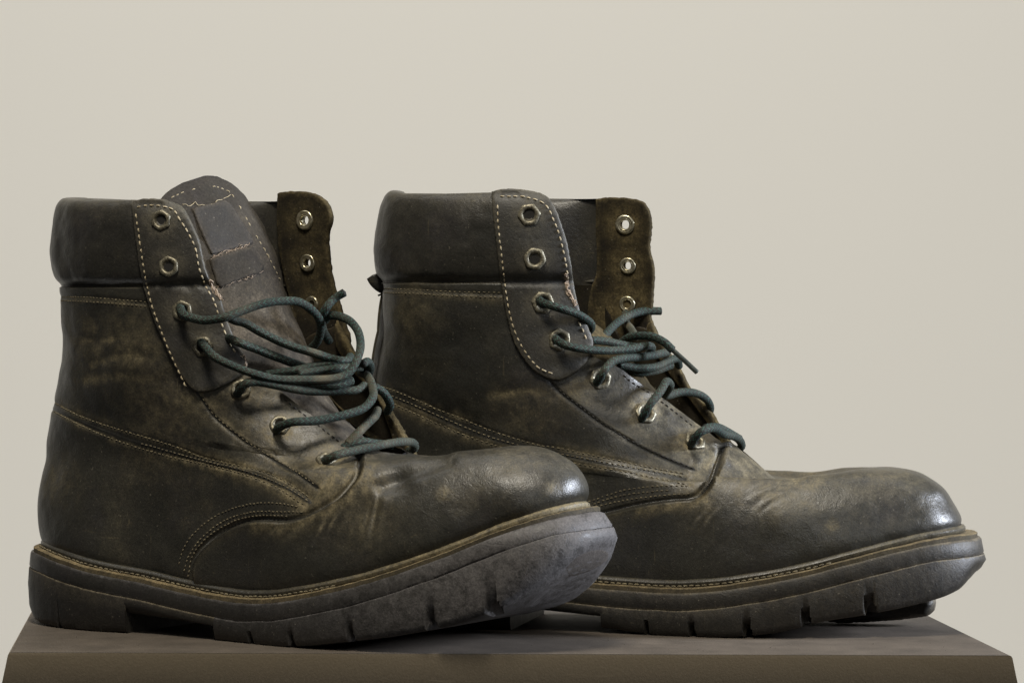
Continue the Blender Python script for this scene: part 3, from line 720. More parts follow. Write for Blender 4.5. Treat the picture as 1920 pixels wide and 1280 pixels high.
DA = dict(
    label='front boot with tall tongue sticking up, lace tangled across it and lifted toe',
    yaw=30, ox=-.2394, oy=.1612,
    keys=[(.95, 3.5, 31.1, 6.8, 4.75, 1, 1, .8), (.55, 4.5, 31.35, 7.35, 4.95, .95, 1, .8), (.4, 5.5, 31.1, 8.15, 4.9, .88, 1, .82),
          (.4, 6.4, 30.3, 8.85, 4.75, .75, 1, .85), (.5, 7.3, 28.7, 9.4, 4.5, .6, .9, .9), (.7, 8.2, 26.5, 9.25, 4.25, .45, .8, .95),
          (.7, 9.2, 24.0, 8.7, 4.1, .3, .65, 1), (.85, 10.1, 21.8, 8.7, 4.05, .2, .5, 1), (1.15, 11.0, 20.0, 9.6, 4.0, .1, .35, 1),
          (1.5, 12.0, 18.2, 10.9, 4.05, .05, .2, 1), (2.0, 13.2, 16.6, 12.4, 4.2, 0, .1, .92), (2.25, 14.6, 15.5, 14.2, 4.35, 0, 0, .85),
          (2.35, 15.9, 14.9, 15.9, 4.5, 0, 0, .8), (2.3, 16.8, 14.6, 16.8, 4.55, 0, 0, .8), (2.35, 19.0, 14.3, 19.0, 4.5, 0, 0, .8),
          (2.5, 21.3, 14.2, 21.3, 4.5, 0, 0, .8), (2.5, 23.5, 14.1, 23.6, 4.5, 0, 0, .8)],
    top_wave=([1.5, 2.6, 3.6, 6, 9, 12], [.05, .05, -.1, -.2, -.22, -.4]),
    u_open=7.15, throat=[(290, 300), (290, 374), (330, 400), (350, 425), (365, 461), (385, 532), (405, 575), (430, 640), (450, 690), (521, 728), (549, 750), (589, 781), (630, 812), (652, 828), (668, 845), (672, 852)],
    far_gap=([8.0, 8.8, 9.6, 11, 13, 16, 22], [0, 1.0, 1.9, 2.5, 2.9, 3.45, 3.5]),
    collar_out=COLLAR_OUT, collar_in=COLLAR_IN,
    welt=([-2, 1.6, 4.4, 6.7, 8.9, 11.1, 13.6, 15.3, 17.2, 18.8, 20.8, 22.6, 25.5, 27.3, 29.1, 30.6, 31.5, 33, 40], [4.0, 3.8, 3.4, 3.05, 2.8, 2.5, 2.25, 2.15, 2.25, 2.5, 2.9, 3.35, 4.3, 5.0, 5.8, 6.4, 6.7, 6.9, 7.0]),
    sole_off=([-1, 2, 6, 12, 18, 24, 29, 31.5, 34], [.8, .8, .75, .7, .8, .85, 1.1, 1.5, 1.55]),
    zb=([-1, .1, .4, .9, 2.0, 4, 8.4, 14, 18, 19.9, 23, 25.9, 27.9, 30.2, 31.5, 32.2, 32.6, 40], [2.3, 1.7, 1.0, .55, .15, 0, 0, 0, 0, .15, .55, 1.1, 1.65, 2.75, 3.7, 4.3, 4.7, 4.9]),
    breast=8.4, front=13.9, arch=1.0,
    notches=[(16.3, .12, .3, .3), (18.9, .13, .3, .35), (22.2, .15, .4, .45), (26.2, .2, .5, .45), (28.9, .22, .25, .28)],
    heel_notch=[(4.0, .12, .3, .2)],
    vamp_poly=A_Q + [(374, 1180), (1400, 1180), (1400, 760), (760, 760), (700, 842)],
    counter_poly=A_SEAM1B + [(584, 960)] + A_Q[6:] + [(374, 1200), (0, 1200), (0, 740)],
    features=[(A_Q[::-1], 'step', 0.23, 60), (A_SEAM1[::-1], 'groove', 0.03, 3), (A_SEAM1B[::-1], 'step', -0.07, 120), (A_SEAM2, 'groove', 0.03, 3), (A_STAY[::-1], 'step', 0.05, 50),
              ([(100, 556), (150, 556), (210, 561), (285, 569)], 'groove', 0.05, 5),
              ([(684, 885), (676, 906), (648, 940), (616, 960), (574, 980), (536, 988), (485, 986)], 'dust', 0.7, 13), (A_Q[8:], 'dust', 0.25, 10), (A_SEAM1[4:], 'dust', 0.75, 10), (A_SEAM2[3:], 'dust', 0.8, 12), (A_SEAM1[:5], 'dust', 0.4, 9), (A_SEAM2[:4], 'dust', 0.45, 9),
              (A_STAY, 'dust', 0.7, 9), ([(110, 562), (200, 566), (285, 574)], 'dust', 0.35, 8), ([(570, 950), (610, 930), (660, 890)], 'dust', 0.8, 18),
              ([(84, 1016), (135, 1038), (266, 1070), (401, 1100), (507, 1112)], 'groove', 0.03, 8),
              ([(693, 1016), (700, 975), (707, 940), (716, 912)], 'crease', 0.09, 4), ([(683, 1000), (690, 960), (700, 930)], 'crease', 0.05, 3),
              ([(594, 1012), (606, 985), (622, 958)], 'crease', 0.07, 4), ([(612, 1005), (628, 975), (645, 948)], 'crease', 0.05, 3), ([(500, 1005), (520, 990), (540, 984)], 'crease', 0.04, 4),
              ([(540, 1010), (560, 990), (585, 975)], 'crease', 0.05, 4), ([(150, 690), (230, 668), (300, 672)], 'crease', 0.05, 9), ([(135, 720), (220, 705), (330, 720)], 'crease', 0.05, 10),
              ([(125, 630), (180, 640), (240, 630)], 'crease', 0.03, 7), ([(380, 760), (420, 790), (455, 830)], 'crease', 0.04, 9),
              ([(717, 912), (760, 890), (800, 878), (840, 866)], 'groove', 0.2, 14)],
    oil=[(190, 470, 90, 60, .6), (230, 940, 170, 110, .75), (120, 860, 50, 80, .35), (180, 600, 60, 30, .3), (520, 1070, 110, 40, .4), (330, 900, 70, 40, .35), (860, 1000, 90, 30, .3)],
    dents=[(560, 1040, 60, 0.10), (780, 1000, 70, 0.12), (690, 960, 30, -0.12), (260, 700, 90, 0.1), (180, 640, 60, -0.1), (330, 940, 120, 0.08), (960, 900, 60, 0.06), (745, 905, 26, -0.25)],
    dust_spots=[(170, 640, 45, .4), (260, 650, 60, .4), (330, 760, 70, .35), (420, 640, 60, .35), (500, 770, 60, .5), (540, 830, 50, .4), (620, 910, 45, .8), (690, 900, 30, .8), (835, 925, 12, .8), (960, 860, 110, .12), (1035, 915, 16, .5), (300, 720, 80, .25), (220, 640, 60, .22),
                (452, 730, 30, .9), (525, 797, 36, 1.0), (612, 862, 36, .9), (400, 760, 40, .4), (680, 970, 60, .3), (100, 900, 40, .25), (300, 830, 60, .25)])

B_Q = [(1357, 832), (1354, 850), (1345, 877), (1336, 902), (1318, 926), (1300, 936), (1251, 941), (1200, 949), (1153, 960), (1110, 972), (1070, 990), (1035, 1015), (1012, 1045), (1005, 1080), (1008, 1110)]
B_SEAM1 = [(690, 713), (709, 722), (741, 733), (782, 750), (822, 768), (863, 783), (910, 803), (960, 820), (1010, 834), (1049, 840), (1108, 852), (1164, 864), (1220, 876), (1287, 888)]
B_SEAM1B = [(690, 722), (740, 744), (790, 765), (840, 787), (890, 808), (950, 828), (1010, 843), (1080, 856), (1165, 872), (1230, 884), (1285, 894)]
B_SEAM2 = [(690, 732), (735, 755), (785, 778), (830, 798), (880, 818), (940, 838), (1000, 852), (1080, 868), (1165, 883), (1230, 896), (1290, 908)]
B_STAY = [(1031, 713), (1050, 732), (1079, 755), (1123, 788), (1168, 817), (1212, 841), (1257, 860), (1301, 878)]
B_FLAP = [(923, 360), (942, 355), (975, 355), (1008, 361), (1028, 371), (1041, 392), (1051, 419), (1061, 452), (1069, 491), (1075, 537), (1084, 576), (1100, 612), (1111, 645), (1104, 668), (1087, 691), (1057, 711), (1031, 711), (1001, 694), (975, 661), (959, 625), (947, 576), (939, 524), (933, 471), (927, 422), (923, 376)]
B_FLAP_ST = [[(1040, 702), (1010, 688), (984, 656), (967, 622), (955, 576), (947, 524), (941, 471), (936, 422), (934, 378)], [(935, 369), (955, 369), (985, 370), (1012, 378), (1026, 390), (1036, 412), (1046, 440), (1053, 468), (1059, 500), (1063, 528)], [(1080, 600), (1091, 622), (1099, 645)]]
B_EYE = [(992, 403), (1002, 485), (1017, 567), (1048, 637), (1125, 710), (1210, 775), (1303, 827)]
DB = dict(
    label='rear boot with its loose green lace end and plastic tip sticking out',
    yaw=12, ox=-.083, oy=.158,
    keys=[(1.5, 3.5, 30.9, 4.9, 4.75, 1, 1, .8), (1.25, 4.5, 31.0, 5.5, 4.95, .95, 1, .8), (1.2, 5.5, 30.6, 6.3, 4.9, .88, 1, .82),
          (1.2, 6.4, 30.0, 7.15, 4.75, .75, 1, .85), (1.2, 7.3, 28.6, 7.85, 4.5, .6, .9, .9), (1.2, 8.3, 26.6, 7.95, 4.25, .45, .8, .95),
          (1.2, 9.2, 24.2, 7.15, 4.1, .3, .65, 1), (1.2, 10.1, 22.0, 7.2, 4.05, .2, .5, 1), (1.25, 11.0, 20.2, 8.5, 4.0, .1, .35, 1),
          (1.35, 12.1, 18.0, 10.2, 4.1, .05, .2, 1), (1.65, 13.2, 16.2, 12.0, 4.25, 0, .1, .92), (2.0, 14.6, 15.2, 14.2, 4.35, 0, 0, .85),
          (2.0, 15.9, 14.6, 15.9, 4.45, 0, 0, .8), (2.0, 17.0, 14.3, 17.0, 4.5, 0, 0, .8), (2.15, 19.2, 14.2, 19.2, 4.5, 0, 0, .8),
          (2.4, 21.5, 14.2, 21.5, 4.45, 0, 0, .8), (2.1, 23.5, 14.2, 23.5, 4.4, 0, 0, .8)],
    u_open=7.6, throat=[(985, 300), (985, 362), (1012, 380), (1030, 410), (1045, 452), (1058, 520), (1072, 576), (1095, 640), (1105, 670), (1140, 678), (1162, 689), (1186, 710), (1215, 728), (1245, 749), (1281, 775), (1313, 799), (1345, 822), (1352, 832)],
    far_gap=([8.0, 8.6, 9.4, 11, 13, 16, 22], [0, 0.8, 1.8, 2.5, 2.9, 3.45, 3.5]),
    top_wave=([1.5, 2.6, 3.6, 6, 9, 12], [.25, .2, 0, -.05, 0, 0]),
    collar_out=COLLAR_OUT, collar_in=COLLAR_IN,
    welt=([-2, 1.6, 4.4, 6.7, 8.9, 11.1, 14.9, 17.2, 19.4, 21.7, 23.9, 26, 28.1, 29.7, 31.1, 33, 40], [4.0, 3.8, 3.4, 3.1, 2.85, 2.65, 2.4, 2.35, 2.5, 2.85, 3.3, 3.85, 4.4, 4.75, 4.9, 4.95, 5.0]),
    sole_off=([-1, 2, 6, 12, 18, 24, 28, 30.5, 34], [.85, .85, .75, .7, .8, .8, .9, 1.15, 1.2]),
    zb=([-1, .55, .8, 1.2, 2.2, 4, 9.3, 14, 15.6, 17.9, 20.7, 22.8, 24.4, 27, 29.1, 31, 32, 40], [2.3, 1.6, .9, .5, .15, 0, 0, .25, .1, 0, .05, .3, .75, 1.2, 1.6, 2.2, 3.1, 3.4]),
    breast=9.3, front=13.9, arch=1.15,
    notches=[(16.2, .09, .3, .35), (18.5, .12, .35, .4), (21.2, .15, .4, .45), (24.0, .18, .5, .5), (27.0, .2, .5, .55)],
    heel_notch=[],
    vamp_poly=B_Q + [(1008, 1180), (2000, 1180), (2000, 740), (1400, 740), (1370, 826)],
    counter_poly=B_SEAM1B + [(1290, 912)] + B_Q[5:] + [(1008, 1200), (500, 1200), (500, 700)],
    features=[(B_Q[::-1], 'step', 0.23, 60), (B_SEAM1[::-1], 'groove', 0.03, 3), (B_SEAM1B[::-1], 'step', -0.07, 120), (B_SEAM2, 'groove', 0.03, 3), (B_STAY[::-1], 'step', 0.05, 50),
              ([(700, 540), (760, 541), (850, 548), (945, 552)], 'groove', 0.05, 5),
              ([(1352, 870), (1344, 905), (1325, 935), (1304, 944), (1251, 950), (1200, 958)], 'dust', 0.7, 11), (B_Q[6:10], 'dust', 0.3, 10), (B_SEAM1[9:], 'dust', 0.5, 9), (B_SEAM2, 'dust', 0.45, 10), (B_SEAM1[:9], 'dust', 0.35, 9), (B_STAY, 'dust', 0.35, 6),
              ([(716, 548), (850, 556), (945, 562)], 'dust', 0.3, 8),
              ([(1415, 950), (1445, 925), (1470, 912), (1496, 905)], 'crease', 0.05, 4), ([(1405, 930), (1435, 912), (1470, 900)], 'crease', 0.04, 3), ([(1425, 962), (1455, 940), (1485, 925)], 'crease', 0.04, 3),
              ([(1300, 985), (1312, 968), (1330, 955)], 'crease', 0.04, 3), ([(1318, 990), (1330, 970), (1350, 950)], 'crease', 0.03, 3),
              ([(730, 640), (800, 655), (880, 640)], 'crease', 0.06, 14), ([(760, 700), (850, 690), (930, 705)], 'crease', 0.06, 14), ([(900, 745), (980, 735), (1040, 740)], 'crease', 0.05, 9), ([(1100, 745), (1130, 760), (1170, 765)], 'crease', 0.05, 7),
              ([(1225, 745), (1240, 765), (1232, 790)], 'crease', 0.06, 6)],
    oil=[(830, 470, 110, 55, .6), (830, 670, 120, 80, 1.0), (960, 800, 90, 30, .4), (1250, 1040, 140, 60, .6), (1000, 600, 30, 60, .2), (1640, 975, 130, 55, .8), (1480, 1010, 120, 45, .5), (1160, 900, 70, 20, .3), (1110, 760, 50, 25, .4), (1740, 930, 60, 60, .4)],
    dents=[(880, 640, 70, -0.15), (840, 590, 50, 0.12), (960, 700, 60, 0.1), (780, 700, 60, -0.1), (1380, 975, 60, 0.06), (1470, 970, 40, 0.1), (1480, 890, 36, -0.10), (1240, 985, 80, 0.08)],
    dust_spots=[(1330, 860, 32, 1.0), (1303, 827, 32, .9), (1215, 770, 34, .9), (1125, 705, 30, .6), (1320, 930, 26, .8), (1250, 760, 30, .4), (1080, 720, 50, .35), (1500, 895, 60, .5), (1640, 880, 90, .2), (1560, 985, 12, .5), (780, 580, 50, .25), (1000, 770, 60, .25), (1400, 890, 60, .4), (1450, 930, 40, .5), (1300, 900, 30, .6)])

# ------------------------------------------------------------------ assembling a boot
def shared(s):
    D = s.D
    s.build_upper()
    zw = s.zw; ds = s.dsole
    zb = lambda x: np.minimum(pchip(*D['zb'], x), zw(x) - 1.75)
    xt = h_end = D['keys'][0][2]; tk = 1.0 if D['yaw'] > 20 else .18; toe = lambda x: tk * smooth(xt - 3.2, xt + .6, x)
    f = lambda v: (lambda x: np.full_like(np.asarray(x, float), v))
    # welt: a flat strip the upper is stitched to, with a rolled rand along the feather line
    o = s.sole_piece('welt', [(f(-.6), lambda x: zw(x) - .02), (lambda x: ds(x) * (.72 - .32 * toe(x)), lambda x: zw(x) - .05), (lambda x: ds(x) * (.8 - .32 * toe(x)), lambda x: zw(x) - .1), (lambda x: ds(x) * (.8 - .32 * toe(x)), lambda x: zw(x) - .3), (f(-.6), lambda x: zw(x) - .3)], M['welt'], dust=[.4, .75, .6, .4, .2], wob=.03, dscale=([0, 18, 24, 40], [.75, .75, .3, .25]) if D['yaw'] > 20 else ([0, 40], [.4, .25]))
    o.data.set_sharp_from_angle(angle=R(35))
    h, nr = s.outline()
    for nm, off, zo, r, mt, db in (('rand', .1, .12, .2, M['leather'], .05),):
        q = h + nr * off; z = zw(q[:, 0]) + zo
        near = np.stack([q[:, 0], -np.maximum(q[:, 1], 0), z], 1); far = near * np.array([1, -1, 1])
        P = np.vstack([near, far[::-1][1:-1]]); P = resample(np.vstack([P, P[:1]]), .25)
        P += .012 * np.stack([vnoise(P * .9, k) for k in (1, 2, 3)], 1)
        mb = MB(); tube(mb, P, r, 10, False, dust=np.interp(P[:, 0], [0, 17, 24, 33], [.03, .05, .6, .9]) if D['yaw'] > 20 else np.interp(P[:, 0], [0, 20, 32], [.03, .1, .3])); mb.build(nm, mt, s.root)
    # welt stitching
    q = h + nr * (ds(h[:, 0]) * .42)[:, None]; L = np.stack([q[:, 0], -np.maximum(q[:, 1], 0), zw(q[:, 0]) - .02], 1)
    L = resample(L, .02); mb = MB(); i = int(2.0 / .02)
    while i < int(min(len(L) - 40, (22.5 if D['yaw'] > 20 else 26) / .02)):
        seg = L[i:i+13:4]; tube(mb, seg + np.array([0, 0, .03]) + np.random.normal(0, .006, 3), [.03, .055, .055, .03], 6); i += random.randint(15, 17)
    mb.build('welt_stitching', M['thread_brown'], s.root, kind='stuff')
    # midsole
    rub = M['rubber_dusty'] if D['yaw'] > 20 else M['rubber']
    sdust = (([0, 15, 22, 29, 33], [0, 0.02, .3, .85, 1.0]) if D['yaw'] > 20 else ([0, 22, 31], [0, .05, .12]))
    zm = lambda x: zw(x) - 1.12
    o = s.sole_piece('midsole', [(f(-.6), lambda x: zw(x) - .3), (lambda x: ds(x) - .06 - .75 * toe(x), lambda x: zw(x) - .3), (lambda x: ds(x) + .0 - .55 * toe(x), lambda x: zw(x) - .42), (lambda x: ds(x) + .05 - .2 * toe(x), lambda x: zw(x) - 1.0), (lambda x: ds(x) + .01 - .15 * toe(x), lambda x: zm(x) + .02), (f(-.6), lambda x: zm(x) + .0)], rub, dust=[.3, .5, .05, .0, .35, .3], wob=.02, sdust=sdust)
    o.data.set_sharp_from_angle(angle=R(62))
    rub = M['rubber_dusty'] if D['yaw'] > 20 else M['rubber']
    def lv(bot, k=1.0):
        return [(f(-.8), lambda x: zm(x) - .01), (lambda x: ds(x) + .05 - .13 * toe(x), lambda x: zm(x) + .0), (lambda x: ds(x) + .07 - .1 * toe(x), lambda x: zm(x) - .07), (lambda x: ds(x) + .12, lambda x: np.minimum(zm(x) - .3, bot(x) * .4 + zm(x) * .6)), (lambda x: ds(x) + .08 - .22 * toe(x), lambda x: np.minimum(bot(x) + .35, zm(x) - .4)), (lambda x: ds(x) + .0 - .6 * toe(x), lambda x: bot(x) + .08), (lambda x: ds(x) - .12 - .9 * toe(x), bot), (lambda x: -1.7 - .9 * toe(x), lambda x: bot(x) + .03 * toe(x))]
    dl = [.3, 1.0, .12, .0, .0, .05, .2, .2]
    o = s.sole_piece('heel_block', lv(zb), rub if False else M['rubber'], s1=D['breast'], notches=D['heel_notch'], dust=[.4, 1.0, .15, .02, .02, .05, .1, .1], wob=.025); o.data.set_sharp_from_angle(angle=R(40))
    arch = lambda x: np.interp(x, [D['breast'] - .3, D['front'] + .3], [D['arch'], D['arch'] - .35])
    o = s.sole_piece('shank', lv(lambda x: np.minimum(arch(x), zm(x) - .25)), M['rubber'], s0=D['breast'] - .12, s1=D['front'] + .12, dust=[.2, 1.0, .1, .0, .0, .0, .0, .0]); o.data.set_sharp_from_angle(angle=R(40))
    o = s.sole_piece('outsole', lv(zb), rub, s0=D['front'], notches=D['notches'], far_notches=D['notches'][:3], dust=dl, wob=.025, sdust=sdust); o.data.set_sharp_from_angle(angle=R(66)); s.out = o

def sheet_at(s, v, bend=None):
    """a seat for leather that hangs as a sheet on the far side"""
    def fn(px, py, off=0.0):
        p = s.plane(px, py, v)
        if bend is not None:
            for _ in range(3):
                p = s.plane(px, py, v + bend(p[0], p[2]))
        return p + np.array([0, -1, 0.0]) * off, np.array([0, -1.0, 0])
    return fn

def lace(s, name_mb, pts, r=0.207, dust=0.1, dust_at=()):
    """pts: (px, py, depth towards the viewer in cm from the boot's middle plane)"""
    P = np.array([s.plane(x, y, v) for x, y, v in pts]); P = crom(P, .06); P = resample(P, .06)
    d = dust + 0.25 * np.clip(vnoise(P * .8, 41), 0, 1)
    for (x, y, rr, a) in dust_at:
        q = s.prj(P); d = np.maximum(d, a * np.exp(-(np.hypot(q[:, 0] - x, q[:, 1] - y) / rr) ** 2))
    P = P + .012 * np.stack([vnoise(P * 1.5, k) for k in (51, 52, 53)], 1)
    tube(name_mb, P, r * (1 + .05 * vnoise(P * 2, 9)), 12, True, dust=d)
    return P

def halo(eyes, r, a):
    def fn(A):
        d = np.zeros(len(A))
        for x, y in eyes: d = np.maximum(d, a * np.exp(-((np.hypot(A[:, 0] - x, A[:, 1] - y) - r * .6).clip(0) / r) ** 2))
        return d
    return fn

def tongue(s, name, path, width, near, back, m, rnd=0):
    P = crom(np.array(path, float), .15); P = resample(P, .15); n = len(P)
    tt = np.linspace(0, 1, n); wd = np.interp(tt, np.linspace(0, 1, len(width)), width)
    wn = np.interp(tt, np.linspace(0, 1, len(near)), near)
    ee = np.ones(n)
    if rnd: e = ee = np.sqrt(np.clip(1 - np.clip((tt - rnd) / (1 - rnd), 0, 1) ** 3.2, .02, 1)); wd = wd * e; wn = wn * e
    k = 61; t = np.linspace(-1, 1, k); V = []
    T = np.gradient(P, axis=0); T /= np.linalg.norm(T, axis=1)[:, None]; Nn = np.stack([T[:, 1], -T[:, 0]], 1)      # forward of the path in (x, z)
    bk = np.interp(np.linspace(0, 1, n), np.linspace(0, 1, len(back)), back)
    front = []; rear = []
    for i in range(n):
        for a in t:
            c = -bk[i] * abs(a) ** 2.2 * (ee[i] ** 2)
            p = np.array([P[i, 0] + Nn[i, 0] * c, -a * (wn[i] if a > 0 else wd[i]), P[i, 1] + Nn[i, 1] * c])
            front.append(p)
    front = np.array(front); nz = .09 * vnoise(front * .7, 61) + .06 * vnoise(front * 1.6, 62) + .025 * vnoise(front * 5, 65)
    N3 = np.repeat(np.stack([Nn[:, 0], 0 * Nn[:, 0], Nn[:, 1]], 1), k, 0)
    front = front + N3 * nz[:, None]; rear = front - N3 * .32
    ix = np.arange(n*k).reshape(n, k); F = []
    for i in range(n-1):
        for j in range(k-1):
            q = (ix[i, j], ix[i, j+1], ix[i+1, j+1], ix[i+1, j]); F.append(q); F.append(tuple(x + n*k for x in q[::-1]))
    for i in range(n-1):
        for j in (0, k-1):
            q = (ix[i, j], ix[i+1, j], ix[i+1, j] + n*k, ix[i, j] + n*k); F.append(q if j == 0 else q[::-1])
    for j in range(k-1):
        q = (ix[n-1, j], ix[n-1, j+1], ix[n-1, j+1] + n*k, ix[n-1, j] + n*k); F.append(q[::-1])
    V = np.vstack([front, rear]); F = [tuple(int(a) for a in f) for f in F]
    dust = .38 + .5 * np.clip(vnoise(V * .6, 63) + .4 * vnoise(V * 1.7, 64), -.3, 1) + .25 * np.exp(-((V[:, 2] - 14) / 3) ** 2)
    if rnd: dust = dust * smooth(20.9, 20.3, V[:, 2] - .25 * V[:, 1] - .0)
    o = mesh_obj(name, V * .01, F, m, s.root, dust=dust)
    bv = BVHTree.FromPolygons(V.tolist(), F)
    def seat(px, py, off=0.0):
        d = s.ray(px, py); loc, nn, fi, ds = bv.ray_cast(Vector(s.C), Vector(d))
        if loc is None: return None, None
        nn = np.array(nn); nn = nn if nn @ d < 0 else -nn
        return np.array(loc) + nn * off, nn
    return o, seat

# ---------------------------------------------------------------- front boot
A = Boot(DA); shared(A)
A.patch('eyestay', A_FLAP, .26, M['stay'], base=.02, holes=[(306, 413, 8, .85), (320, 500, 8, .85)], dust_edge=.35, dust_fn=halo(A_EYE[:4], 22, .4))
A.stitches('eyestay_stitching', A_FLAP_ST, M['thread_pale'], off=.29, space=.34, length=.25, r=.04, skip=.03)
for k, (x, y) in enumerate(A_EYE): A.eyelet(x, y, .5, 'hex', .28 if k < 4 else .02)
A.stitches('counter_stitching', [A_SEAM1, A_SEAM2, A_SEAM1B[3:]], M['thread_brown'], space=.26, length=.19, r=.032, off=.0)
vs_rows = [[(334, 1062), (348, 1020), (380, 984), (422, 958), (473, 944), (519, 943), (560, 950)], [(344, 1075), (353, 1045), (378, 1008), (420, 976), (470, 960), (520, 959), (575, 960)], [(352, 1085), (362, 1040), (392, 1004), (440, 976), (490, 966), (545, 968)]]
A.stitches('quarter_stitching', vs_rows, M['thread_brown'], space=.24, length=.17, r=.034, off=.0)
A.stitches('stay_seam_stitching', [A_STAY], M['thread_brown'], space=.26, length=.18, r=.03, off=-.01)
A.stitches('collar_stitching', [[(112, 557), (150, 557), (210, 561), (282, 567)], [(114, 564), (150, 565), (210, 569), (284, 575)]], M['thread_brown'], space=.25, length=.18, r=.032, off=-.01)
A.stitches('throat_stitching', [[(530, 746), (560, 770), (600, 800), (640, 832)]], M['thread_dark'], space=.3, length=.2, r=.03)
tg, tseat = tongue(A, 'tongue', [(21.0, 7.9), (19.4, 9.0), (17.6, 10.4), (16.3, 12.0), (15.5, 13.6), (14.7, 15.2), (14.0, 16.8), (13.4, 18.4), (12.5, 20.0), (11.4, 21.4), (10.5, 22.3)], [2.2, 2.8, 3.0, 3.1, 3.3, 3.5, 3.6, 3.7, 3.8, 3.9, 4.1], [1.8, 2.0, 2.2, 2.5, 2.9, 3.3, 3.6, 3.8, 4.0, 4.3, 4.7], [.4, .6, .9, 1.2, 1.5, 1.6, 1.8, 1.8, 1.7, 1.5, 1.3], M['tongue'], .9)
A.patch('label', [(360, 392), (420, 376), (432, 384), (468, 440), (474, 456), (440, 466), (396, 478), (378, 440)], .1, M['label'], seat=tseat, base=.0, rnd=3, smooth_poly=False, parent=tg)
A.patch('lace_keeper', [(392, 487), (440, 470), (474, 462), (494, 498), (486, 512), (450, 524), (412, 540), (404, 530)], .14, M['tongue'], seat=tseat, base=.0, rnd=4, smooth_poly=False, parent=tg)
A.stitches('tongue_stitching', [[(318, 372), (349, 359), (396, 350), (426, 358), (440, 372)], [(446, 382), (470, 425), (493, 464), (513, 500), (527, 530)]], M['thread_pale'], off=.005, space=.36, length=.25, r=.028, sheet=tseat, skip=.2)
def wisp(s, pts, seat, m, r=.02, parent=None, name='loose_thread', off=.02, jit=1.2, reps=1):
    mb = MB()
    for k in range(reps):
        Q = [seat(x + random.uniform(-jit, jit) * (k > 0) * 2, y + random.uniform(-jit, jit) * (k > 0) * 2, off)[0] for x, y in resample(crom(np.array(pts, float), 3), 5)]
        Q = np.array([q for q in Q if q is not None])
        if len(Q) < 3: continue
        Q = Q + np.random.normal(0, .018 * jit, Q.shape); tube(mb, crom(Q, .03), r * random.uniform(.6, 1.2), 5)
    if mb.V: mb.build(name, m, parent or s.root)
wisp(A, [(342, 383), (356, 386), (366, 381), (372, 387), (384, 384), (398, 383), (410, 376), (422, 372), (430, 366)], tseat, M['thread_pale'], .018, tg)
wisp(A, [(393, 527), (398, 540), (404, 548), (410, 556), (414, 563)], A.hit, M['fray'], .03, None, 'frayed_edge', .27, 1.6, 7)
wisp(A, [(452, 668), (460, 676), (461, 690)], A.hit, M['fray'], .022, None, 'frayed_edge', .26, 1.2, 4)
wisp(A, [(396, 486), (420, 477), (440, 468), (468, 456)], tseat, M['fray'], .012, tg, 'loose_thread', .03, 2.2, 5)
wisp(A, [(408, 540), (440, 528), (470, 516), (488, 508)], tseat, M['fray'], .012, tg, 'loose_thread', .03, 2.2, 5)
fbend = lambda x, z: -.25 * math.sin((z - 12) * .5) * smooth(12, 14.5, x)
fs = sheet_at(A, -3.3, fbend)
A.patch('far_eyestay', [(518, 366), (522, 360), (564, 359), (590, 365), (604, 374), (614, 387), (619, 411), (612, 444), (616, 498), (624, 538), (634, 572), (645, 612), (652, 640), (640, 690), (600, 700), (560, 640), (540, 560), (530, 518), (520, 461), (517, 411)], .3, M['suede'], seat=fs, base=-.3, holes=[(572, 413, 9, .8), (577, 493, 8, .7)], dust_edge=.5, dust_fn=halo([(572, 413), (577, 493), (600, 560)], 26, .5))
fs2 = sheet_at(A, -3.3, fbend)
for (x, y, r) in ((572, 413, .5), (577, 493, .44), (585, 570, .4)): A.eyelet(x, y, r, 'ring', .02, seat=fs2, hole=False)
fs3 = sheet_at(A, -3.0)
A.patch('far_throat_edge', [(628, 600), (652, 645), (683, 700), (714, 747), (746, 797), (781, 864), (768, 868), (748, 852), (728, 800), (712, 758), (688, 728), (660, 695), (630, 650)], .4, M['suede'], seat=fs3, base=-.3, dust_edge=.7)
A.patch('far_lining', [(624, 610), (655, 665), (690, 725), (725, 785), (760, 858), (735, 856), (700, 850), (650, 825), (600, 775), (560, 720), (560, 640)], .2, M['dark_lining'], seat=fs3, base=-.5, dust_edge=.1)  # added sheet, coloured dark in place of the deep gap's shade
mb = MB()
lace(A, mb, [(338, 572, 4.3), (341, 585, 4.75), (352, 594, 5.0), (386, 600, 4.9), (424, 594, 4.6), (461, 580, 3.8), (505, 567, 2.8), (549, 564, 1.6), (577, 575, .6), (596, 594, -.2), (602, 616, -.8), (596, 638, -1.2), (586, 650, -1.6), (574, 660, -2.2)])
lace(A, mb, [(646, 548, -1.2), (627, 560, -1.0), (611, 578, -.6), (603, 600, -.9), (607, 622, -1.6), (618, 640, -2.2)])
lace(A, mb, [(376, 640, 4.0), (383, 648, 4.5), (402, 669, 4.8), (439, 687, 4.5), (480, 702, 4.0), (524, 711, 3.2), (574, 712, 2.3), (624, 710, 1.4), (652, 700, .8), (668, 677, .3), (676, 650, -.2), (672, 622, -.6), (657, 603, -.9), (637, 593, -1.0), (618, 592, -1.0), (606, 603, -1.2)], dust_at=[(610, 706, 30, .9)])
lace(A, mb, [(426, 592, 4.2), (440, 601, 3.9), (461, 607, 3.5), (499, 628, 2.8), (542, 647, 2.0), (586, 661, 1.3), (627, 674, .4), (650, 676, -.3), (657, 668, -.9)], dust_at=[(590, 657, 16, .8)])
lace(A, mb, [(425, 632, 3.2), (446, 641, 3.7), (470, 650, 3.2), (505, 664, 2.4), (540, 677, 1.6), (575, 689, .8)])
lace(A, mb, [(500, 702, 2.4), (549, 695, 1.9), (590, 686, 1.1), (621, 681, .5), (644, 677, -.2)])
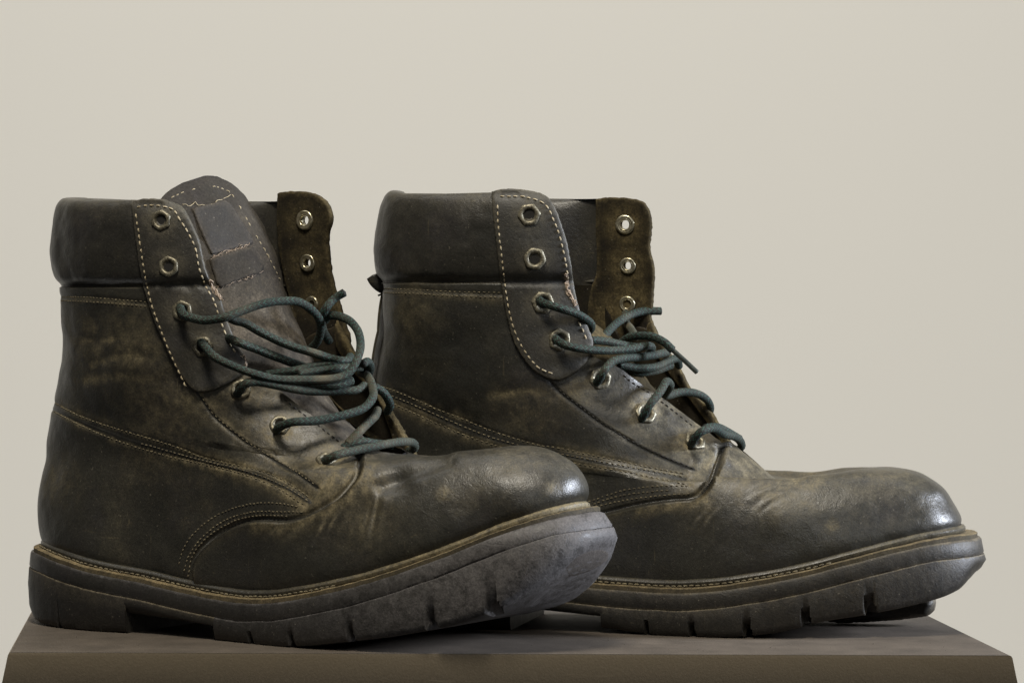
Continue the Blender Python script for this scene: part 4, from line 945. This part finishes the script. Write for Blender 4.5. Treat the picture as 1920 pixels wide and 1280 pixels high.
lace(A, mb, [(445, 738, 3.6), (451, 730, 4.05), (461, 719, 4.2), (486, 716, 3.8), (530, 725, 3.0), (580, 733, 2.0), (630, 733, 1.0), (668, 731, .2), (684, 722, -.5)])
lace(A, mb, [(524, 724, 2.6), (580, 722, 1.9), (630, 722, 1.2), (660, 713, .4)])
lace(A, mb, [(519, 806, 3.2), (525, 800, 3.75), (549, 791, 3.9), (596, 788, 3.0), (643, 778, 2.0), (680, 766, 1.0), (698, 747, .2), (699, 728, -.5), (690, 706, -1.2), (676, 698, -2.0)], dust_at=[(690, 725, 24, .7)])
lace(A, mb, [(702, 725, -1.2), (721, 738, -1.7), (731, 758, -2.4), (726, 772, -3.0)])
lace(A, mb, [(652, 831, 1.6), (671, 812, 1.2), (689, 794, .5), (703, 780, -.3), (708, 768, -1.0)], dust=.7)
lace(A, mb, [(605, 870, 2.6), (612, 863, 3.2), (630, 853, 3.3), (668, 844, 2.3), (714, 834, 1.0), (752, 828, -.6), (773, 829, -1.9), (778, 838, -2.5), (768, 845, -2.8)], dust=.3)
lace(A, mb, [(640, 840, 1.8), (674, 828, 1.2), (705, 831, .3), (735, 834, -.6)])
lace(A, mb, [(680, 682, -.6), (690, 678, -1.2), (695, 690, -1.8), (690, 702, -2.4)])
lace(A, mb, [(560, 700, 2.0), (600, 694, 1.2), (640, 690, .2), (668, 688, -.8), (684, 690, -1.8)])
mb.build('lace', M['lace'], A.root)

bo = BVHTree.FromPolygons([tuple(v.co * 100) for v in A.out.data.vertices], [tuple(p.vertices) for p in A.out.data.polygons])
def oseat(px, py, off=0.0):
    d = A.ray(px, py); loc, nn, fi, ds = bo.ray_cast(Vector(A.C), Vector(d))
    if loc is None: return None, None
    nn = np.array(nn); nn = nn if nn @ d < 0 else -nn
    return np.array(loc) + nn * off, nn
A.patch('worn_spot', [(1062, 1062), (1085, 1040), (1112, 1030), (1132, 1030), (1143, 1038), (1136, 1052), (1112, 1068), (1082, 1080), (1064, 1078)], .035, M['worn'], seat=oseat, base=-.025, rnd=9, dust_edge=.1, parent=A.out)

# ---------------------------------------------------------------- rear boot
B = Boot(DB); shared(B)
B.patch('eyestay', B_FLAP, .26, M['stay'], base=.02, holes=[(992, 403, 8, .9), (1002, 485, 8, .9)], dust_edge=.35, dust_fn=halo(B_EYE[:4], 22, .4))
B.stitches('eyestay_stitching', B_FLAP_ST, M['thread_pale'], off=.29, space=.34, length=.25, r=.04, skip=.03)
for k, (x, y) in enumerate(B_EYE): B.eyelet(x, y, .55, 'hex', .28 if k < 4 else .02)
B.stitches('counter_stitching', [B_SEAM1, B_SEAM2, B_SEAM1B], M['thread_brown'], space=.26, length=.19, r=.032, off=.0)
B.stitches('quarter_stitching', [[(1090, 944), (1114, 937), (1165, 920), (1221, 912), (1268, 910), (1300, 912)], [(1095, 956), (1144, 943), (1200, 933), (1251, 928), (1300, 925)], [(1100, 950), (1150, 932), (1210, 922), (1262, 919)]], M['thread_brown'], space=.24, length=.17, r=.034, off=.0)
B.stitches('stay_seam_stitching', [B_STAY], M['thread_dark'], space=.26, length=.18, r=.03, off=-.01)
B.stitches('collar_stitching', [[(714, 541), (770, 543), (850, 547), (940, 549)], [(716, 549), (770, 550), (850, 555), (942, 558)]], M['thread_brown'], space=.25, length=.18, r=.032, off=-.01)
B.stitches('throat_stitching', [[(1166, 700), (1190, 720), (1222, 740), (1262, 770), (1300, 800)]], M['thread_dark'], space=.3, length=.2, r=.03)
wisp(B, [(1058, 514), (1060, 528), (1062, 545), (1070, 560), (1076, 572)], B.hit, M['fray'], .04, None, 'frayed_edge', .28, 1.6, 8)
tgb, tb = tongue(B, 'tongue', [(20.6, 7.9), (18.8, 9.1), (17.0, 10.5), (15.5, 12.0), (14.3, 13.4), (12.9, 14.8), (11.2, 15.8)], [2.4, 2.9, 3.2, 3.4, 3.5, 3.5, 3.3], [1.7, 1.9, 2.1, 2.4, 2.8, 3.0, 3.0], [.4, .6, .9, 1.1, 1.2, 1.2, 1.0], M['dark_lining'])
bb = lambda x, z: -.2 * math.sin((z - 13) * .6) * smooth(12, 14.5, x)
fs = sheet_at(B, -3.3, bb)
B.patch('far_eyestay', [(1116, 374), (1133, 370), (1172, 371), (1200, 376), (1212, 386), (1219, 402), (1221, 432), (1218, 465), (1226, 504), (1225, 543), (1223, 580), (1220, 598), (1232, 627), (1216, 660), (1160, 670), (1110, 640), (1100, 600), (1106, 545), (1117, 511), (1118, 471), (1116, 422)], .3, M['suede'], seat=fs, base=-.3, holes=[(1172, 421, 9, .85), (1177, 498, 8, .75)], dust_edge=.5, dust_fn=halo([(1172, 421), (1177, 498), (1180, 560), (1150, 590)], 26, .7))
for (x, y, r) in ((1172, 421, .5), (1177, 498, .42), (1176, 570, .42)): B.eyelet(x, y, r, 'ring', .02, seat=fs, hole=False)
fs3 = sheet_at(B, -2.9)
B.patch('far_throat_edge', [(1222, 600), (1233, 627), (1272, 686), (1295, 728), (1334, 772), (1361, 817), (1400, 866), (1384, 862), (1347, 822), (1314, 778), (1278, 732), (1250, 695), (1225, 655), (1212, 615)], .4, M['suede'], seat=fs3, base=-.3, dust_edge=.7)
B.patch('far_lining', [(1222, 620), (1265, 690), (1310, 755), (1350, 815), (1384, 860), (1330, 832), (1280, 790), (1235, 745), (1200, 710), (1180, 670), (1185, 615)], .2, M['dark_lining'], seat=fs3, base=-.5, dust_edge=.1)  # added sheet whose dark colour stands for shade inside the throat
mb = MB()
lace(B, mb, [(1010, 560, 4.4), (1016, 567, 4.8), (1034, 573, 5.1), (1058, 580, 4.9), (1085, 590, 4.2), (1105, 603, 3.4), (1109, 613, 2.7), (1104, 622, 2.0)])
lace(B, mb, [(1040, 632, 4.1), (1046, 639, 4.6), (1064, 648, 4.8), (1094, 654, 4.4), (1138, 657, 3.4), (1183, 654, 2.2), (1212, 648, 1.2), (1222, 652, .4), (1216, 664, -.3)])
lace(B, mb, [(1108, 637, 3.4), (1138, 640, 2.6), (1174, 648, 1.6), (1200, 652, .6)])
lace(B, mb, [(1130, 634, .0), (1150, 612, -1.2), (1174, 594, -2.4), (1203, 584, -3.4), (1239, 583, -3.9)])
lace(B, mb, [(1164, 642, .2), (1180, 632, .8), (1200, 629, 1.2), (1224, 631, 1.3), (1245, 641, 1.4), (1261, 656, 1.4)])
lace(B, mb, [(1118, 718, 3.5), (1126, 707, 3.9), (1135, 692, 4.0), (1150, 677, 3.4), (1174, 671, 2.5), (1200, 669, 1.5), (1230, 665, .4), (1252, 660, -.6)])
lace(B, mb, [(1160, 684, 2.4), (1198, 690, 1.6), (1228, 688, .6), (1252, 678, -.6), (1268, 672, -1.6), (1273, 686, -2.4)])
lace(B, mb, [(1166, 692, 1.4), (1198, 698, .8), (1230, 694, -.2), (1258, 684, -1.2)])
lace(B, mb, [(1203, 785, 3.0), (1208, 777, 3.5), (1221, 755, 3.6), (1240, 731, 2.9), (1250, 715, 2.1), (1257, 723, 1.3), (1248, 738, .6), (1252, 741, -.2), (1275, 735, -1.0), (1304, 737, -1.8), (1325, 749, -2.5), (1332, 765, -3.1), (1326, 778, -3.4)])
lace(B, mb, [(1296, 833, 2.5), (1302, 823, 3.1), (1316, 808, 3.2), (1338, 803, 2.4), (1358, 814, 1.3), (1381, 820, .1), (1391, 834, -1.0), (1384, 844, -1.8)])
lace(B, mb, [(1322, 802, 2.4), (1344, 800, 1.6), (1366, 810, .6), (1386, 822, -.4)])
lace(B, mb, [(1178, 570, -4.1), (1175, 582, -3.6), (1172, 600, -3.0), (1184, 618, -2.0), (1192, 632, -1.0)], dust=.5)
lo = mb.build('lace', M['lace'], B.root)
ag = MB(); P = np.array([B.plane(*q) for q in ((1258, 653, 1.4), (1266, 660, 1.4), (1287, 679, 1.35), (1307, 698, 1.3))]); P = resample(crom(P, .05), .05)
tube(ag, P, .125, 12); ag.build('aglet', M['aglet'], lo)
# pull tab and back strip of the rear boot
bs = MB(); zz = np.linspace(16.6, 11.4, 60)
pb = np.array(DB['keys'])[:, :2]; xb = np.interp(zz, pb[8:15, 1], pb[8:15, 0])
for k in range(60):
    pass
V = []; F = []
for k, z in enumerate(zz):
    gap = .28 * math.sin(math.pi * min(1, k / 50)) ** .7 + .05
    for j, yv in enumerate(np.linspace(-.8, .8, 7)):
        for t in (0, .12): V.append((xb[k] - gap - t + .12 * (yv / .8) ** 2, yv, z))
for k in range(59):
    for j in range(6):
        a = k*14 + j*2; F.append((a, a+2, a+16, a+14)); F.append((a+1, a+15, a+17, a+3))
    for j in (0, 6):
        a = k*14 + j*2; F.append((a, a+14, a+15, a+1))
mb = MB(); mb.add(V, F, .2); mb.build('back_strip', M['leather'], B.root)
mb = MB(); P = np.array([B.plane(*q) for q in ((722, 540, 0.3), (712, 534, .3), (704, 526, .3), (699, 517, .3))])
tube(mb, resample(crom(P, .05), .05), .15, 10, flat=2.4, dust=None)
P = np.array([B.plane(*q) for q in ((720, 549, 0.3), (714, 552, .3), (709, 554, .3))]); tube(mb, resample(crom(P, .03), .03), .05, 6)
mb.build('pull_tab', M['leather'], B.root)
# torn sole edge under the far side of the toe
B.patch('torn_sole', [(1541, 1166), (1580, 1150), (1640, 1134), (1700, 1124), (1745, 1122), (1751, 1137), (1741, 1154), (1700, 1162), (1640, 1167), (1580, 1170)], 1.2, M['rubber'], seat=sheet_at(B, -1.5), base=-1.2, rnd=8, dust_edge=.5)

# ------------------------------------------------------------------ plinth and wall
def plinth():
    tl = [(-.2328, 0.0), (.2292, -.0133), (.211, .2), (-.25, .202)]
    c = np.mean(tl, 0); bm_V = []; F = []
    prof = [(-.0007, 0.0), (0.0001, -.0004), (.0006, -.0013), (.0055, -.025), (.025, -.12), (.12, -1.3)]
    def ring(off, z, k=10):
        out = []
        for i in range(4):
            p, q = np.array(tl[i]), np.array(tl[(i+1) % 4])
            for t in np.linspace(0, 1, k, endpoint=False): out.append(p + (q - p) * t)
        out = np.array(out); d = out - c
        sx = np.array([.23, .1]); d2 = np.clip(np.round(d / sx * 1.02 - np.sign(d) * .0, 3), -1, 1)
        e = np.zeros_like(out)
        for n_, o_ in enumerate(out):
            i = n_ // k; t = (n_ % k) / k
            # outward shift of the two sides meeting here
            nrm = []
            for a in ([i] if t > 0 else [i, (i - 1) % 4]):
                p, q = np.array(tl[a]), np.array(tl[(a+1) % 4]); u = (q - p) / np.linalg.norm(q - p); nrm.append(np.array([u[1], -u[0]]) * (.12 if a == 0 else 1))
            e[n_] = sum(nrm)
        return [(*(o_ + e_ * off), z) for o_, e_ in zip(out, e)]
    V = []
    for off, z in prof: V += ring(off, z)
    n = 40
    for r in range(len(prof) - 1):
        for k in range(n): F.append((r*n+k, (r+1)*n+k, (r+1)*n+(k+1) % n, r*n+(k+1) % n))
    F.append(tuple(range(n)))
    F.append(tuple(range((len(prof)-1)*n, len(prof)*n))[::-1])
    dust = [1.0 if 0 < i // n < 3 else 0.0 for i in range(len(V))]  # rounded top edge paler than the sides
    o = mesh_obj('plinth', V, F, M['plinth'], smooth_on=False, dust=dust)
    o['label'] = 'brown tapered plinth with a dusty flat top carrying the boots'; o['category'] = 'plinth'
    return o
pl = plinth()
def grit():
    mb = MB(); n = 0
    while n < 170:
        x, y = random.uniform(-.235, .225), random.uniform(.004, .185)
        if random.random() < .5: x, y = random.gauss(.12, .07), random.gauss(.05, .04)
        if not (-.23 < x < .215 and .003 < y < .19): continue
        r = random.choice((.012, .018, .025, .035)) * random.uniform(.7, 1.3); c = np.array([x*100, y*100, r*.35])
        V = [c + r * np.array([random.uniform(.6, 1.2) * a, random.uniform(.6, 1.2) * b, random.uniform(.4, .8) * z]) for a, b, z in ((1, 0, 0), (-.5, .9, 0), (-.5, -.9, 0), (0, 0, 1), (.3, .3, -.4))]
        mb.add(V, [(0, 1, 3), (1, 2, 3), (2, 0, 3), (1, 0, 4), (2, 1, 4), (0, 2, 4)]); n += 1
    o = mb.build('grit', M['grit'], None, kind='stuff'); o['label'] = 'crumbs of dry dirt scattered on the plinth top'
grit()
def backdrop():
    pts = [(1.6, z) for z in np.linspace(-1.3, 3.0, 14)]
    V = [(x, y, z) for y, z in pts for x in (-3.5, 3.5)]
    F = [(2*i, 2*i+1, 2*i+3, 2*i+2) for i in range(len(pts) - 1)]
    o = mesh_obj('wall', V, F, M['wall'], kind='structure'); o['label'] = 'plain warm grey wall behind the boots'
    return o
backdrop()
fl = mesh_obj('floor', [(-3.5, -3, -1.3), (3.5, -3, -1.3), (3.5, 1.6, -1.3), (-3.5, 1.6, -1.3)], [(0, 1, 2, 3)], M['floor'], kind='structure')
fl['label'] = 'dark floor under the plinth'
